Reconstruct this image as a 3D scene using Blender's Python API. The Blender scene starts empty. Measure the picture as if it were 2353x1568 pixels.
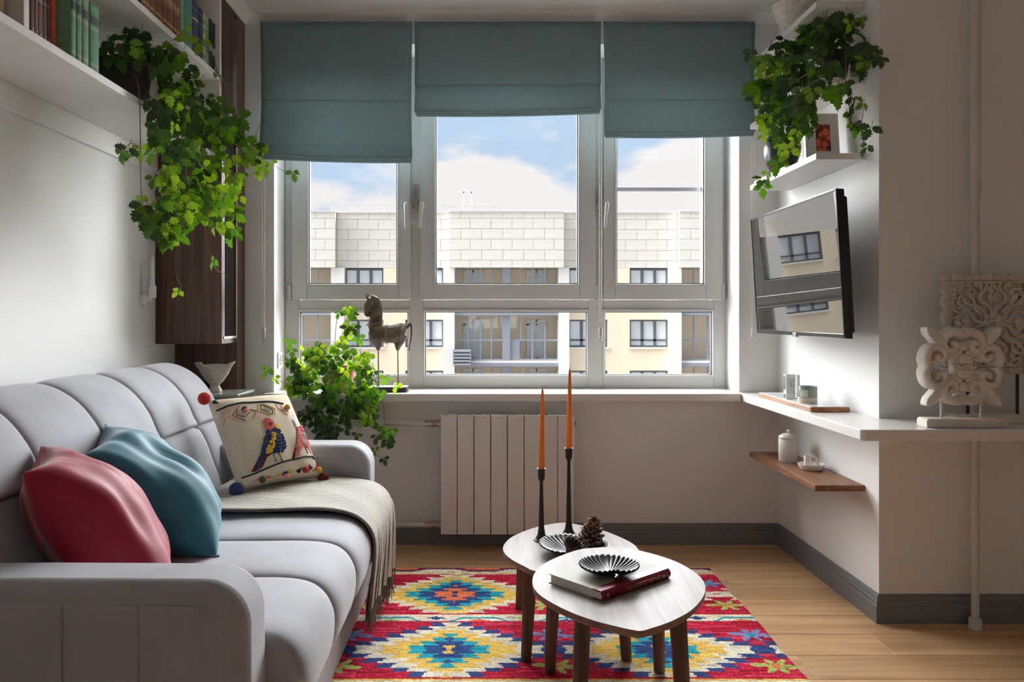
import bpy, math, random
import numpy as np
from mathutils import Vector, Matrix, noise
R = math.radians
SC = bpy.context.scene
COL = SC.collection
random.seed(7)

# ------------------------------------------------------------------ camera
FPX, CX, CY, CAMZ = 1830.2, 1114.0, 727.0, 1.125
cam = bpy.data.cameras.new('camera'); camo = bpy.data.objects.new('camera', cam); COL.objects.link(camo)
cam.sensor_width = 36; cam.lens = 28
cam.shift_x = (1176.5 - CX) / 2353; cam.shift_y = (CY - 784) / 2353
cam.clip_start = 0.05; cam.clip_end = 500
camo.location = (0, 0, CAMZ); camo.rotation_euler = (R(90), 0, 0)
SC.camera = camo

# ------------------------------------------------------------------ sky, sun, exposure
vs = SC.view_settings
vs.view_transform = 'Standard'; vs.look = 'None'; vs.gamma = 1; vs.use_curve_mapping = False
vs.exposure = 0.0
W = bpy.data.worlds.new('sky'); SC.world = W; W.use_nodes = True
nt = W.node_tree; nt.nodes.clear()
def N(t, kind, **kw):
    n = t.nodes.new(kind)
    for k, v in kw.items():
        if k in n.inputs: n.inputs[k].default_value = v
        else: setattr(n, k, v)
    return n
def L(t, a, b): t.links.new(a, b)
out = N(nt, 'ShaderNodeOutputWorld'); bg = N(nt, 'ShaderNodeBackground'); bg.inputs['Strength'].default_value = 1.25
tc = N(nt, 'ShaderNodeTexCoord'); mp = N(nt, 'ShaderNodeMapping'); mp.inputs['Scale'].default_value = (5.2, 5.2, 10.5); mp.inputs['Location'].default_value = (1.75, 0.3, 0.55)
L(nt, tc.outputs['Generated'], mp.inputs['Vector'])
ns = N(nt, 'ShaderNodeTexNoise'); ns.inputs['Scale'].default_value = 1.0; ns.inputs['Detail'].default_value = 7; ns.inputs['Roughness'].default_value = 0.55
L(nt, mp.outputs[0], ns.inputs['Vector'])
sp = N(nt, 'ShaderNodeSeparateXYZ'); L(nt, tc.outputs['Generated'], sp.inputs[0])
mr = N(nt, 'ShaderNodeMapRange'); mr.inputs['From Min'].default_value = 0.11; mr.inputs['From Max'].default_value = 0.26
mr.inputs['To Min'].default_value = 0.26; mr.inputs['To Max'].default_value = -0.08
L(nt, sp.outputs['Z'], mr.inputs['Value'])
ad = N(nt, 'ShaderNodeMath'); ad.operation = 'ADD'; L(nt, ns.outputs['Fac'], ad.inputs[0]); L(nt, mr.outputs[0], ad.inputs[1])
cr = N(nt, 'ShaderNodeValToRGB'); cr.color_ramp.elements[0].position = 0.50; cr.color_ramp.elements[0].color = (0.42, 0.55, 0.71, 1)
cr.color_ramp.elements[1].position = 0.60; cr.color_ramp.elements[1].color = (0.75, 0.735, 0.73, 1)
L(nt, ad.outputs[0], cr.inputs[0]); L(nt, cr.outputs[0], bg.inputs['Color']); L(nt, bg.outputs[0], out.inputs[0])

day = bpy.data.lights.new('sky_daylight_offscreen', 'SUN'); dayo = bpy.data.objects.new('sky_daylight_offscreen', day); COL.objects.link(dayo)
day.energy = 97.0; day.angle = R(150); day.color = (0.95, 0.98, 1.0)
dayo.rotation_euler = (R(-70), 0, R(27))      # the open sky beyond the window, high and to its sides: the only light in the room

# ------------------------------------------------------------------ helpers
def P(px, py, y): return Vector(((px - CX) / FPX * y, y, CAMZ - (py - CY) / FPX * y))
def PZ(px, py, z):
    y = FPX * (CAMZ - z) / (py - CY); return Vector(((px - CX) / FPX * y, y, z))
def lin(c):
    r = []
    for v in c[:3]:
        v = v / 255.0; r.append(v / 12.92 if v <= 0.04045 else ((v + 0.055) / 1.055) ** 2.4)
    return (r[0], r[1], r[2], 1.0)
def scl(c, k): return (min(1, c[0] * k), min(1, c[1] * k), min(1, c[2] * k), 1)

MATS = {}
def mat(name, rgb, rough=0.5, metal=0.0, spec=0.5, var=0.0, vs=(8, 8, 8), bump=0.0, bs=(150, 150, 150), sheen=0.0, coat=0.0, ior=1.5, sub=0.0, det=3, rgb2=None, bd=0.002):
    if name in MATS: return MATS[name]
    m = bpy.data.materials.new(name); m.use_nodes = True; t = m.node_tree; b = t.nodes['Principled BSDF']
    c = lin(rgb); b.inputs['Base Color'].default_value = c
    b.inputs['Roughness'].default_value = rough; b.inputs['Metallic'].default_value = metal
    b.inputs['Specular IOR Level'].default_value = spec; b.inputs['IOR'].default_value = ior
    if sheen: b.inputs['Sheen Weight'].default_value = sheen; b.inputs['Sheen Roughness'].default_value = 0.4
    if coat: b.inputs['Coat Weight'].default_value = coat; b.inputs['Coat Roughness'].default_value = 0.08
    if var or bump or rgb2: tcn = N(t, 'ShaderNodeTexCoord')
    if var or rgb2:
        mpn = N(t, 'ShaderNodeMapping'); mpn.inputs['Scale'].default_value = vs; L(t, tcn.outputs['Object'], mpn.inputs[0])
        n = N(t, 'ShaderNodeTexNoise'); n.inputs['Scale'].default_value = 1; n.inputs['Detail'].default_value = det; L(t, mpn.outputs[0], n.inputs['Vector'])
        r = N(t, 'ShaderNodeValToRGB'); r.color_ramp.elements[0].position = 0.3; r.color_ramp.elements[1].position = 0.7
        r.color_ramp.elements[0].color = scl(c, 1 - var); r.color_ramp.elements[1].color = lin(rgb2) if rgb2 else scl(c, 1 + var)
        L(t, n.outputs['Fac'], r.inputs[0]); L(t, r.outputs[0], b.inputs['Base Color'])
    if bump:
        mpn = N(t, 'ShaderNodeMapping'); mpn.inputs['Scale'].default_value = bs; L(t, tcn.outputs['Object'], mpn.inputs[0])
        n = N(t, 'ShaderNodeTexNoise'); n.inputs['Scale'].default_value = 1; n.inputs['Detail'].default_value = 2; L(t, mpn.outputs[0], n.inputs['Vector'])
        bn = N(t, 'ShaderNodeBump'); bn.inputs['Strength'].default_value = bump; bn.inputs['Distance'].default_value = bd
        L(t, n.outputs['Fac'], bn.inputs['Height']); L(t, bn.outputs[0], b.inputs['Normal'])
    MATS[name] = m; return m

def wood(name, c1, c2, axis='Y', scale=1.0, rough=0.45, spec=0.4, rand=True, bump=0.15, coat=0.0, c3=None):
    """grain running along axis; object random shifts it"""
    if name in MATS: return MATS[name]
    m = bpy.data.materials.new(name); m.use_nodes = True; t = m.node_tree; b = t.nodes['Principled BSDF']
    b.inputs['Roughness'].default_value = rough; b.inputs['Specular IOR Level'].default_value = spec
    if coat: b.inputs['Coat Weight'].default_value = coat; b.inputs['Coat Roughness'].default_value = 0.25
    tcn = N(t, 'ShaderNodeTexCoord'); oi = N(t, 'ShaderNodeObjectInfo')
    mu = N(t, 'ShaderNodeVectorMath'); mu.operation = 'MULTIPLY_ADD'
    cb = N(t, 'ShaderNodeCombineXYZ')
    for i in range(3): L(t, oi.outputs['Random'], cb.inputs[i])
    mu.inputs[1].default_value = (37, 23, 51); L(t, cb.outputs[0], mu.inputs[0]); L(t, tcn.outputs['Object'], mu.inputs[2])
    s = [30 * scale] * 3; s['XYZ'.index(axis)] = 1.6 * scale
    mpn = N(t, 'ShaderNodeMapping'); mpn.inputs['Scale'].default_value = s; L(t, mu.outputs[0], mpn.inputs[0])
    n1 = N(t, 'ShaderNodeTexNoise'); n1.inputs['Scale'].default_value = 1; n1.inputs['Detail'].default_value = 6; n1.inputs['Distortion'].default_value = 0.9; L(t, mpn.outputs[0], n1.inputs['Vector'])
    r = N(t, 'ShaderNodeValToRGB'); r.color_ramp.elements[0].position = 0.32; r.color_ramp.elements[1].position = 0.68
    r.color_ramp.elements[0].color = lin(c1); r.color_ramp.elements[1].color = lin(c2); L(t, n1.outputs['Fac'], r.inputs[0])
    s2 = [5 * scale] * 3; s2['XYZ'.index(axis)] = 0.9 * scale
    mp2 = N(t, 'ShaderNodeMapping'); mp2.inputs['Scale'].default_value = s2; L(t, mu.outputs[0], mp2.inputs[0])
    n2 = N(t, 'ShaderNodeTexNoise'); n2.inputs['Scale'].default_value = 1; n2.inputs['Detail'].default_value = 3; n2.inputs['Distortion'].default_value = 1.5; L(t, mp2.outputs[0], n2.inputs['Vector'])
    hs = N(t, 'ShaderNodeHueSaturation'); mrr = N(t, 'ShaderNodeMapRange'); mrr.inputs['To Min'].default_value = 0.72; mrr.inputs['To Max'].default_value = 1.28
    L(t, n2.outputs['Fac'], mrr.inputs[0]); L(t, r.outputs[0], hs.inputs['Color'])
    ml = N(t, 'ShaderNodeMath'); ml.operation = 'MULTIPLY'
    mr2 = N(t, 'ShaderNodeMapRange'); mr2.inputs['To Min'].default_value = 0.93 if rand else 1; mr2.inputs['To Max'].default_value = 1.07 if rand else 1
    L(t, oi.outputs['Random'], mr2.inputs[0]); L(t, mrr.outputs[0], ml.inputs[0]); L(t, mr2.outputs[0], ml.inputs[1]); L(t, ml.outputs[0], hs.inputs['Value'])
    L(t, hs.outputs[0], b.inputs['Base Color'])
    if bump:
        bn = N(t, 'ShaderNodeBump'); bn.inputs['Strength'].default_value = bump; bn.inputs['Distance'].default_value = 0.001
        L(t, n1.outputs['Fac'], bn.inputs['Height']); L(t, bn.outputs[0], b.inputs['Normal'])
    MATS[name] = m; return m

def glass(name, tint=(1, 1, 1), refl=0.03):
    if name in MATS: return MATS[name]
    m = bpy.data.materials.new(name); m.use_nodes = True; t = m.node_tree; t.nodes.clear()
    o = N(t, 'ShaderNodeOutputMaterial'); mx = N(t, 'ShaderNodeMixShader'); tr = N(t, 'ShaderNodeBsdfTransparent'); gl = N(t, 'ShaderNodeBsdfGlossy')
    tr.inputs['Color'].default_value = (*tint, 1); gl.inputs['Roughness'].default_value = 0.02
    lw = N(t, 'ShaderNodeFresnel'); lw.inputs['IOR'].default_value = 1.45
    ml = N(t, 'ShaderNodeMath'); ml.operation = 'MULTIPLY'; ml.inputs[1].default_value = refl / 0.06; L(t, lw.outputs[0], ml.inputs[0])
    L(t, ml.outputs[0], mx.inputs[0]); L(t, tr.outputs[0], mx.inputs[1]); L(t, gl.outputs[0], mx.inputs[2]); L(t, mx.outputs[0], o.inputs[0])
    MATS[name] = m; return m

def translucent(name, rgb, rgbt, tfac=0.4, rough=0.45, var=0.25, vscale=30):
    """leaf / thin cloth: diffuse front plus light through it"""
    if name in MATS: return MATS[name]
    m = bpy.data.materials.new(name); m.use_nodes = True; t = m.node_tree; b = t.nodes['Principled BSDF']; o = t.nodes['Material Output']
    b.inputs['Roughness'].default_value = rough
    oi = N(t, 'ShaderNodeObjectInfo'); hs = N(t, 'ShaderNodeHueSaturation'); hs.inputs['Color'].default_value = lin(rgb)
    a = N(t, 'ShaderNodeMapRange'); a.inputs['To Min'].default_value = 1 - var; a.inputs['To Max'].default_value = 1 + var
    L(t, oi.outputs['Random'], a.inputs[0]); L(t, a.outputs[0], hs.inputs['Value']); L(t, hs.outputs[0], b.inputs['Base Color'])
    tr = N(t, 'ShaderNodeBsdfTranslucent'); tr.inputs['Color'].default_value = lin(rgbt)
    mx = N(t, 'ShaderNodeMixShader'); mx.inputs[0].default_value = tfac
    L(t, b.outputs[0], mx.inputs[1]); L(t, tr.outputs[0], mx.inputs[2]); L(t, mx.outputs[0], o.inputs[0])
    MATS[name] = m; return m

ORG = {}
def thing(name, label, cat, loc=(0, 0, 0), rot=None, group=None, local=False):
    o = bpy.data.objects.new(name, None); COL.objects.link(o); o.empty_display_size = 0.05
    o.location = loc
    if rot is not None: o.rotation_euler = rot
    o['label'] = label; o['category'] = cat
    if group: o['group'] = group
    ORG[o] = Vector((0, 0, 0)) if (local or rot is not None) else Vector(loc)
    return o
def tag(o, label, cat, group=None):
    o['label'] = label; o['category'] = cat
    if group: o['group'] = group
    return o
def struct(o, label=None):
    o['kind'] = 'structure'
    if label: o['label'] = label
    return o
def sroot(name, label=None, loc=(0, 0, 0)):
    o = bpy.data.objects.new(name, None); COL.objects.link(o); o.location = loc; o['kind'] = 'structure'; ORG[o] = Vector(loc)
    if label: o['label'] = label
    return o

def catmull(pts, n=6, closed=False):
    pts = [Vector(p) for p in pts]; k = len(pts); o = []
    rng = range(k) if closed else range(k - 1)
    for i in rng:
        p1, p2 = pts[i], pts[(i + 1) % k]
        p0 = pts[(i - 1) % k] if (closed or i > 0) else p1
        p3 = pts[(i + 2) % k] if (closed or i < k - 2) else p2
        for j in range(n):
            t = j / n
            o.append(0.5 * ((2 * p1) + (p2 - p0) * t + (2 * p0 - 5 * p1 + 4 * p2 - p3) * t * t + (3 * p1 - p0 - 3 * p2 + p3) * t ** 3))
    if not closed: o.append(pts[-1].copy())
    return o

class MB:
    def __init__(s): s.v = []; s.f = []; s.m = []
    def add(s, vs_, fs, mi=0):
        b = len(s.v); s.v += [Vector(v) for v in vs_]
        for f in fs: s.f.append([b + i for i in f]); s.m.append(mi)
        return s
    def box(s, x0, x1, y0, y1, z0, z1, mi=0):
        return s.add([(x0, y0, z0), (x1, y0, z0), (x1, y1, z0), (x0, y1, z0), (x0, y0, z1), (x1, y0, z1), (x1, y1, z1), (x0, y1, z1)],
                     [(3, 2, 1, 0), (4, 5, 6, 7), (0, 1, 5, 4), (1, 2, 6, 5), (2, 3, 7, 6), (3, 0, 4, 7)], mi)
    def rings(s, rs, closed=True, caps=True, mi=0):
        b = len(s.v); n = len(rs[0])
        for r in rs: s.v += [Vector(p) for p in r]
        for i in range(len(rs) - 1):
            for j in range(n if closed else n - 1):
                k = (j + 1) % n
                s.f.append([b + i * n + j, b + i * n + k, b + (i + 1) * n + k, b + (i + 1) * n + j]); s.m.append(mi)
        if caps and closed:
            s.f.append([b + j for j in reversed(range(n))]); s.m.append(mi)
            s.f.append([b + (len(rs) - 1) * n + j for j in range(n)]); s.m.append(mi)
        return s
    def tube(s, pts, r, n=8, caps=True, mi=0, flat=1.0, up=None):
        pts = [Vector(p) for p in pts]; k = len(pts)
        rr = r if isinstance(r, (list, tuple)) else [r] * k
        if len(rr) != k: rr = [rr[0] + (rr[-1] - rr[0]) * i / (k - 1) for i in range(k)]
        t0 = (pts[1] - pts[0]).normalized()
        ref = Vector(up) if up else (Vector((0, 0, 1)) if abs(t0.z) < 0.9 else Vector((1, 0, 0)))
        rs = []; nrm = (ref - t0 * ref.dot(t0)).normalized()
        for i in range(k):
            t = (pts[min(i + 1, k - 1)] - pts[max(i - 1, 0)])
            if t.length < 1e-9: t = t0.copy()
            t.normalize()
            nrm = nrm - t * nrm.dot(t)
            if nrm.length < 1e-6: nrm = t.orthogonal()
            nrm.normalize(); bi = t.cross(nrm)
            rs.append([pts[i] + (nrm * math.cos(2 * math.pi * j / n) * flat + bi * math.sin(2 * math.pi * j / n)) * rr[i] for j in range(n)])
        return s.rings(rs, True, caps, mi)
    def cyl(s, p0, p1, r0, r1=None, n=20, mi=0): return s.tube([p0, p1], [r0, r0 if r1 is None else r1], n, True, mi)
    def lathe(s, prof, c=(0, 0, 0), n=32, mi=0, fn=None, caps=False):
        rs = []
        for r, z in prof:
            ring = []
            for j in range(n):
                a = 2 * math.pi * j / n
                p = Vector((c[0] + r * math.cos(a), c[1] + r * math.sin(a), c[2] + z))
                if fn: p = fn(p, a, r, z)
                ring.append(p)
            rs.append(ring)
        return s.rings(rs, True, caps, mi)
    def prism(s, poly, fa, fb, mi=0):
        """poly: 2D points, fa/fb map them to the two faces"""
        n = len(poly); a = [fa(p) for p in poly]; b = [fb(p) for p in poly]
        return s.add(a + b, [list(range(n))[::-1], list(range(n, 2 * n))] + [(i, (i + 1) % n, n + (i + 1) % n, n + i) for i in range(n)], mi)
    def grid(s, fn, nu, nv, mi=0, closeu=False):
        b = len(s.v)
        for j in range(nv + 1):
            for i in range(nu + (0 if closeu else 1)): s.v.append(Vector(fn(i / nu, j / nv)))
        w = nu if closeu else nu + 1
        for j in range(nv):
            for i in range(nu):
                k = (i + 1) % w
                s.f.append([b + j * w + i, b + j * w + k, b + (j + 1) * w + k, b + (j + 1) * w + i]); s.m.append(mi)
        return s
    def ico(s, c, r, sub=0, mi=0, sq=(1, 1, 1)):
        vs_, fs = ICO[sub]
        return s.add([(c[0] + v[0] * r * sq[0], c[1] + v[1] * r * sq[1], c[2] + v[2] * r * sq[2]) for v in vs_], fs, mi)
    def mesh(s, name, org=Vector((0, 0, 0)), mats=None, smooth=None):
        me = bpy.data.meshes.new(name)
        me.from_pydata([tuple(v - org) for v in s.v], [], s.f)
        for m in (mats or []): me.materials.append(m)
        if mats and len(mats) > 1: me.polygons.foreach_set('material_index', s.m)
        if smooth is not None:
            me.polygons.foreach_set('use_smooth', [True] * len(me.polygons))
            me.set_sharp_from_angle(angle=R(smooth))
        me.update(); return me
    def build(s, name, mats, parent=None, smooth=None, bevel=0, seg=2, label=None, sub=0, solid=0, fixn=True):
        if not isinstance(mats, (list, tuple)): mats = [mats]
        if parent is not None: org = ORG.get(parent, Vector((0, 0, 0)))
        else:
            xs = [v.x for v in s.v]; ys = [v.y for v in s.v]; zs = [v.z for v in s.v]
            org = Vector(((min(xs) + max(xs)) / 2, (min(ys) + max(ys)) / 2, min(zs)))
        me = s.mesh(name, org, mats, smooth)
        if fixn:
            import bmesh
            bm = bmesh.new(); bm.from_mesh(me); bmesh.ops.recalc_face_normals(bm, faces=bm.faces); bm.to_mesh(me); bm.free()
        o = bpy.data.objects.new(name, me); COL.objects.link(o)
        if parent is not None: o.parent = parent; ORG[o] = org
        else: o.location = org; ORG[o] = org
        if solid: md = o.modifiers.new('solid', 'SOLIDIFY'); md.thickness = solid; md.offset = 0
        if bevel:
            md = o.modifiers.new('bevel', 'BEVEL'); md.width = bevel; md.segments = seg; md.limit_method = 'ANGLE'; md.angle_limit = R(40); md.harden_normals = False
        if sub: md = o.modifiers.new('sub', 'SUBSURF'); md.levels = sub; md.render_levels = sub
        if label: o['label'] = label
        return o
def inst(name, me, parent, loc=(0, 0, 0), M4=None):
    o = bpy.data.objects.new(name, me); COL.objects.link(o); o.parent = parent
    if M4 is not None: o.matrix_local = M4
    else: o.location = Vector(loc) - ORG.get(parent, Vector((0, 0, 0)))
    return o
def mkico():
    import bmesh
    r = {}
    for s_ in (0, 1, 2):
        bm = bmesh.new(); bmesh.ops.create_icosphere(bm, subdivisions=s_ + 1, radius=1)
        r[s_] = ([tuple(v.co) for v in bm.verts], [[v.index for v in f.verts] for f in bm.faces]); bm.free()
    return r
ICO = mkico()
def rnd(a, b): return random.uniform(a, b)

# ------------------------------------------------------------------ materials
m_wall = mat('wall_paint', (237, 236, 234), 0.85, spec=0.2, bump=0.06, bs=(260, 260, 260))
m_ceil = mat('ceiling_paint', (242, 241, 239), 0.9, spec=0.2)
m_base = mat('grey_skirting', (118, 119, 122), 0.45, spec=0.4)
m_white = mat('white_lacquer', (232, 230, 226), 0.4, spec=0.4)
m_pvc = mat('white_pvc', (202, 202, 200), 0.32, spec=0.45)
m_gasket = mat('black_gasket', (35, 36, 40), 0.6)
m_glass = glass('window_glass')
m_stone = mat('quartz_top', (230, 227, 222), 0.18, spec=0.5, var=0.06, vs=(220, 220, 220), det=2)
m_blind = None
m_walnut = wood('dark_walnut', (62, 42, 34), (104, 74, 60), 'Z', 1.6, 0.42)
m_walnut_y = wood('walnut_board', (96, 62, 44), (150, 104, 76), 'Y', 1.3, 0.4)
m_oak = wood('oak_floor', (188, 144, 102), (220, 180, 136), 'X', 0.75, 0.38, 0.4, bump=0.1)
m_gap = mat('joint_dark', (84, 60, 42), 0.9)
m_velvet = mat('grey_velvet', (158, 158, 163), 0.75, spec=0.2, var=0.07, vs=(9, 9, 9), bump=0.12, bs=(900, 900, 900), sheen=0.35)
m_black = mat('black_plastic', (28, 28, 30), 0.45)
m_metal = mat('nickel', (176, 166, 156), 0.3, 1.0)
m_soil = mat('potting_soil', (52, 38, 30), 0.95, var=0.3, vs=(90, 90, 90))
# ------------------------------------------------------------------ room shell
XL, XR, YB, YW, ZC = -1.485, 1.45, 3.935, 4.14, 2.615
YF, XE, YK = 2.93, 3.3, -1.7           # right pier face, far right wall, wall behind the camera
OX0, OX1, OZ0, OZ1 = -1.041, 1.256, 0.711, 2.47
struct(MB().box(XL - .25, XL, YK - .2, YB + .45, -.2, ZC + .25).build('wall_left', m_wall))
b = MB().box(XL, OX0, YB, YB + .42, -.2, ZC + .2).box(OX1, XR + .3, YB, YB + .42, -.2, ZC + .2)
b.box(OX0, OX1, YB, YB + .42, -.2, OZ0).box(OX0, OX1, YB, YB + .42, OZ1, ZC + .2)
struct(b.build('wall_back', m_wall))
struct(MB().box(XR, XE + .2, YF, YB + .42, -.2, ZC + .2).build('wall_right', m_wall))
struct(MB().box(XE, XE + .2, YK - .2, YF, -.2, ZC + .2).build('wall_side', m_wall))
struct(MB().box(XL - .25, XE + .2, YK - .2, YK, -.2, ZC + .2).build('wall_front', m_wall))
struct(MB().box(XL, XE + .2, YK - .2, YB + .42, ZC, ZC + .2).build('ceiling', m_ceil))

fl = struct(MB().prism([(XL, YK), (XE, YK), (XE, YF), (XR, YF), (XR, YB), (XL, YB)], lambda p: (p[0], p[1], -.12), lambda p: (p[0], p[1], -.016)).build('floor', m_gap))
ORG[fl] = fl.location.copy()
# oak boards laid across the room
pw = 0.1757
random.seed(3)
edges = [FPX * CAMZ / (py - CY) for py in (1562, 1506, 1456.6, 1413.8, 1376.7)]
y0 = edges[0] - pw * 18
rows = []
yy = edges[0]
while yy > YK: yy -= pw
ys = []
while yy < YB: ys.append(max(yy, YK)); yy += pw
joints = {}
for i, ya in enumerate(ys):
    yb = min(ya + pw, YB)
    if yb - ya < 0.02: continue
    x = XL + rnd(-1.2, 0.2) * 1.0
    # joints seen in the photograph
    if abs(ya - 2.55) < 0.09: cuts = [-.9, 1.035, 2.75]
    elif yb > YB - .02: cuts = [-.33, 1.2]
    elif yb > YB - .2: cuts = [.05, 1.9]
    else:
        c = rnd(-1.3, -.1); cuts = [c, c + rnd(1.6, 2.0), c + 3.8]
    xs = [XL] + [c for c in cuts if XL + .1 < c < XE - .1] + [XE]
    for a, c in zip(xs[:-1], xs[1:]):
        ye = yb
        if yb > YF + .001:                       # boards stop at the pier
            if a >= XR: 
                if ya > YF - .01: continue
                ye = YF
            elif c > XR:
                if ya < YF - .01: MB().box(XR, c - .0006, ya + .0006, YF, -.016, 0).build('plank', m_oak, fl, bevel=.0012, seg=1)
                c = XR + .0006
        MB().box(a + .0006, c - .0006, ya + .0006, ye - .0006, -.016, 0).build('plank', m_oak, fl, bevel=.0012, seg=1)

# skirting with two grooves
SKP = [(0, 0), (.018, 0), (.018, .062), (.0145, .066), (.0145, .072), (.0165, .078), (.0125, .084), (.0125, .089), (.0095, .096), (.004, .103), (0, .103)]
def skirting(name, p0, p1, inward, m0=0, m1=0):
    """profile swept from p0 to p1, inward = unit vector off the wall; m = mitre (+1 outside corner, -1 inside)"""
    p0, p1, n = Vector(p0), Vector(p1), Vector(inward); d = (p1 - p0).normalized()
    r0 = [p0 + n * a - d * (a * m0) + Vector((0, 0, z)) for a, z in SKP]
    r1 = [p1 + n * a + d * (a * m1) + Vector((0, 0, z)) for a, z in SKP]
    struct(MB().rings([r0, r1]).build(name, m_base, smooth=30))
skirting('baseboard_back', (XL, YB, 0), (XR, YB, 0), (0, -1, 0), -1, -1)
skirting('baseboard_right', (XR, YB, 0), (XR, YF, 0), (-1, 0, 0), -1, 1)
skirting('baseboard_front', (XR, YF, 0), (XE, YF, 0), (0, -1, 0), 1, -1)
skirting('baseboard_left', (XL, YK, 0), (XL, YB, 0), (1, 0, 0), -1, -1)
# cornice
CRP = [(0, -.048), (.006, -.048), (.008, -.043), (.020, -.032), (.034, -.016), (.044, -.008), (.050, -.007), (.050, 0), (0, 0)]
def crown(name, p0, p1, inward, m0, m1):
    p0, p1, n = Vector(p0), Vector(p1), Vector(inward); d = (p1 - p0).normalized()
    r0 = [p0 + n * a - d * (a * m0) + Vector((0, 0, z)) for a, z in CRP]
    r1 = [p1 + n * a + d * (a * m1) + Vector((0, 0, z)) for a, z in CRP]
    struct(MB().rings([r0, r1]).build(name, m_ceil, smooth=40))
XC = -1.185
crown('trim_1', (XC, YB, ZC), (XR, YB, ZC), (0, -1, 0), -1, -1)
crown('trim_2', (XC, .5, ZC), (XC, YB, ZC), (1, 0, 0), 0, -1)
crown('trim_3', (XR, YB, ZC), (XR, YF, ZC), (-1, 0, 0), -1, 1)
crown('trim_4', (XR, YF, ZC), (XE, YF, ZC), (0, -1, 0), 1, -1)

# ------------------------------------------------------------------ window
SW = FPX / YW
def wx(px): return (px - CX) / SW
def wz(py): return CAMZ - (py - CY) / SW
win = sroot('window_1', 'white plastic window with three casements over three fixed lights', (0, YW, OZ0 + .038))
zt = OZ1
fr = MB()
Y0, Y1 = YW, YW + .07
x0, x1 = wx(655), wx(1672); zb = wz(893)
m1a, m1b, m2a, m2b = wx(941), wx(973), wx(1352), wx(1386)
tb, tt = wz(713), wz(693)
def rect_frame(mb, xa, xb, za, zb_, w, ya, yb, wl=None, wr=None, wt=None, wb=None):
    wl = w if wl is None else wl; wr = w if wr is None else wr; wt = w if wt is None else wt; wb = w if wb is None else wb
    mb.box(xa, xa + wl, ya, yb, za, zb_).box(xb - wr, xb, ya, yb, za, zb_)
    mb.box(xa + wl, xb - wr, ya, yb, za, za + wb).box(xa + wl, xb - wr, ya, yb, zb_ - wt, zb_)
    return mb
lows = [(686, 941), (973, 1352), (1386, 1640)]
# fixed frame: jambs, mullions, transom
fr.box(x0, wx(686), Y0, Y1, zb, zt).box(wx(1640), x1, Y0, Y1, zb, zt)
fr.box(wx(941), wx(973), Y0, Y1, zb, zt).box(wx(1352), wx(1386), Y0, Y1, zb, zt)
for a, c in lows:
    fr.box(wx(a), wx(c), Y0, Y1, zb, wz(866)).box(wx(a), wx(c), Y0, Y1, wz(713), wz(690)).box(wx(a), wx(c), Y0, Y1, zt - .05, zt)
fr.build('frame', m_pvc, win, bevel=.003)
for a, c in lows:    # beads + gaskets + fixed panes
    xa, xb, za, zz = wx(a), wx(c), wz(866), wz(713)
    rect_frame(MB(), xa - .004, xb + .004, za - .004, zz + .004, .012, Y0 - .006, Y0 + .02).build('glazing_bead', m_pvc, win, bevel=.002)
    rect_frame(MB(), xa + .007, xb - .007, za + .007, zz - .007, .005, Y0 + .006, Y0 + .03).build('gasket', m_gasket, win)
    MB().box(xa + .004, xb - .004, Y0 + .022, Y0 + .026, za + .004, zz - .004).build('pane', m_glass, win)
ups = [((672, 944), (707, 917)), ((966, 1367), (998, 1331)), ((1386, 1660), (1412, 1620))]
ZS1 = zt - .03
for i, ((sa, sb), (ga, gb)) in enumerate(ups):
    za = wz(689); gz = wz(657)
    s = MB(); YS = Y0 - .018
    rect_frame(s, wx(sa), wx(sb), za, ZS1, .05, YS, Y0 + .05, wl=wx(ga) - wx(sa), wr=wx(sb) - wx(gb), wb=gz - za, wt=.075)
    so = s.build('sash', m_pvc, win, bevel=.004, seg=3)
    xa, xb = wx(ga), wx(gb)
    rect_frame(MB(), xa - .002, xb + .002, gz - .002, ZS1 - .073, .010, YS - .004, YS + .02).build('glazing_bead', m_pvc, so, bevel=.002)
    rect_frame(MB(), xa + .007, xb - .007, gz + .007, ZS1 - .08, .006, YS + .006, YS + .03).build('gasket', m_gasket, so)
    MB().box(xa + .003, xb - .003, YS + .022, YS + .026, gz + .003, ZS1 - .076).build('pane', m_glass, so)
    # hinge covers
    hx = wx(667) if i == 0 else (wx(1369) if i == 1 else wx(1660))
    MB().box(hx - .009, hx + .009, Y0 - .022, Y0 + .005, wz(690), wz(655)).build('hinge_cover', m_pvc, so, bevel=.003)
    MB().cyl((hx - .007, Y0 - .03, wz(688)), (hx + .004, Y0 - .03, wz(688)), .004, n=8).build('hinge_pin', m_metal, so)
    # handle
    hp = [936, 972, 1391][i]
    hx = wx(hp); hy = YS
    h = MB(); h.box(hx - .014, hx + .014, hy - .010, hy + .002, wz(492), wz(458))
    h.cyl((hx, hy - .008, wz(473)), (hx, hy - .042, wz(473)), .010, n=14)
    lean = [0, -.012, -.012][i]
    h.tube(catmull([(hx, hy - .03, wz(471)), (hx, hy - .047, wz(473)), (hx + lean * .3, hy - .05, wz(485)), (hx + lean, hy - .046, wz(526))], 5), [.010] * 5 + [.0105] * 6 + [.008] * 5, n=12, flat=1.0)
    h.build('handle', m_pvc, so, smooth=50)
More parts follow.
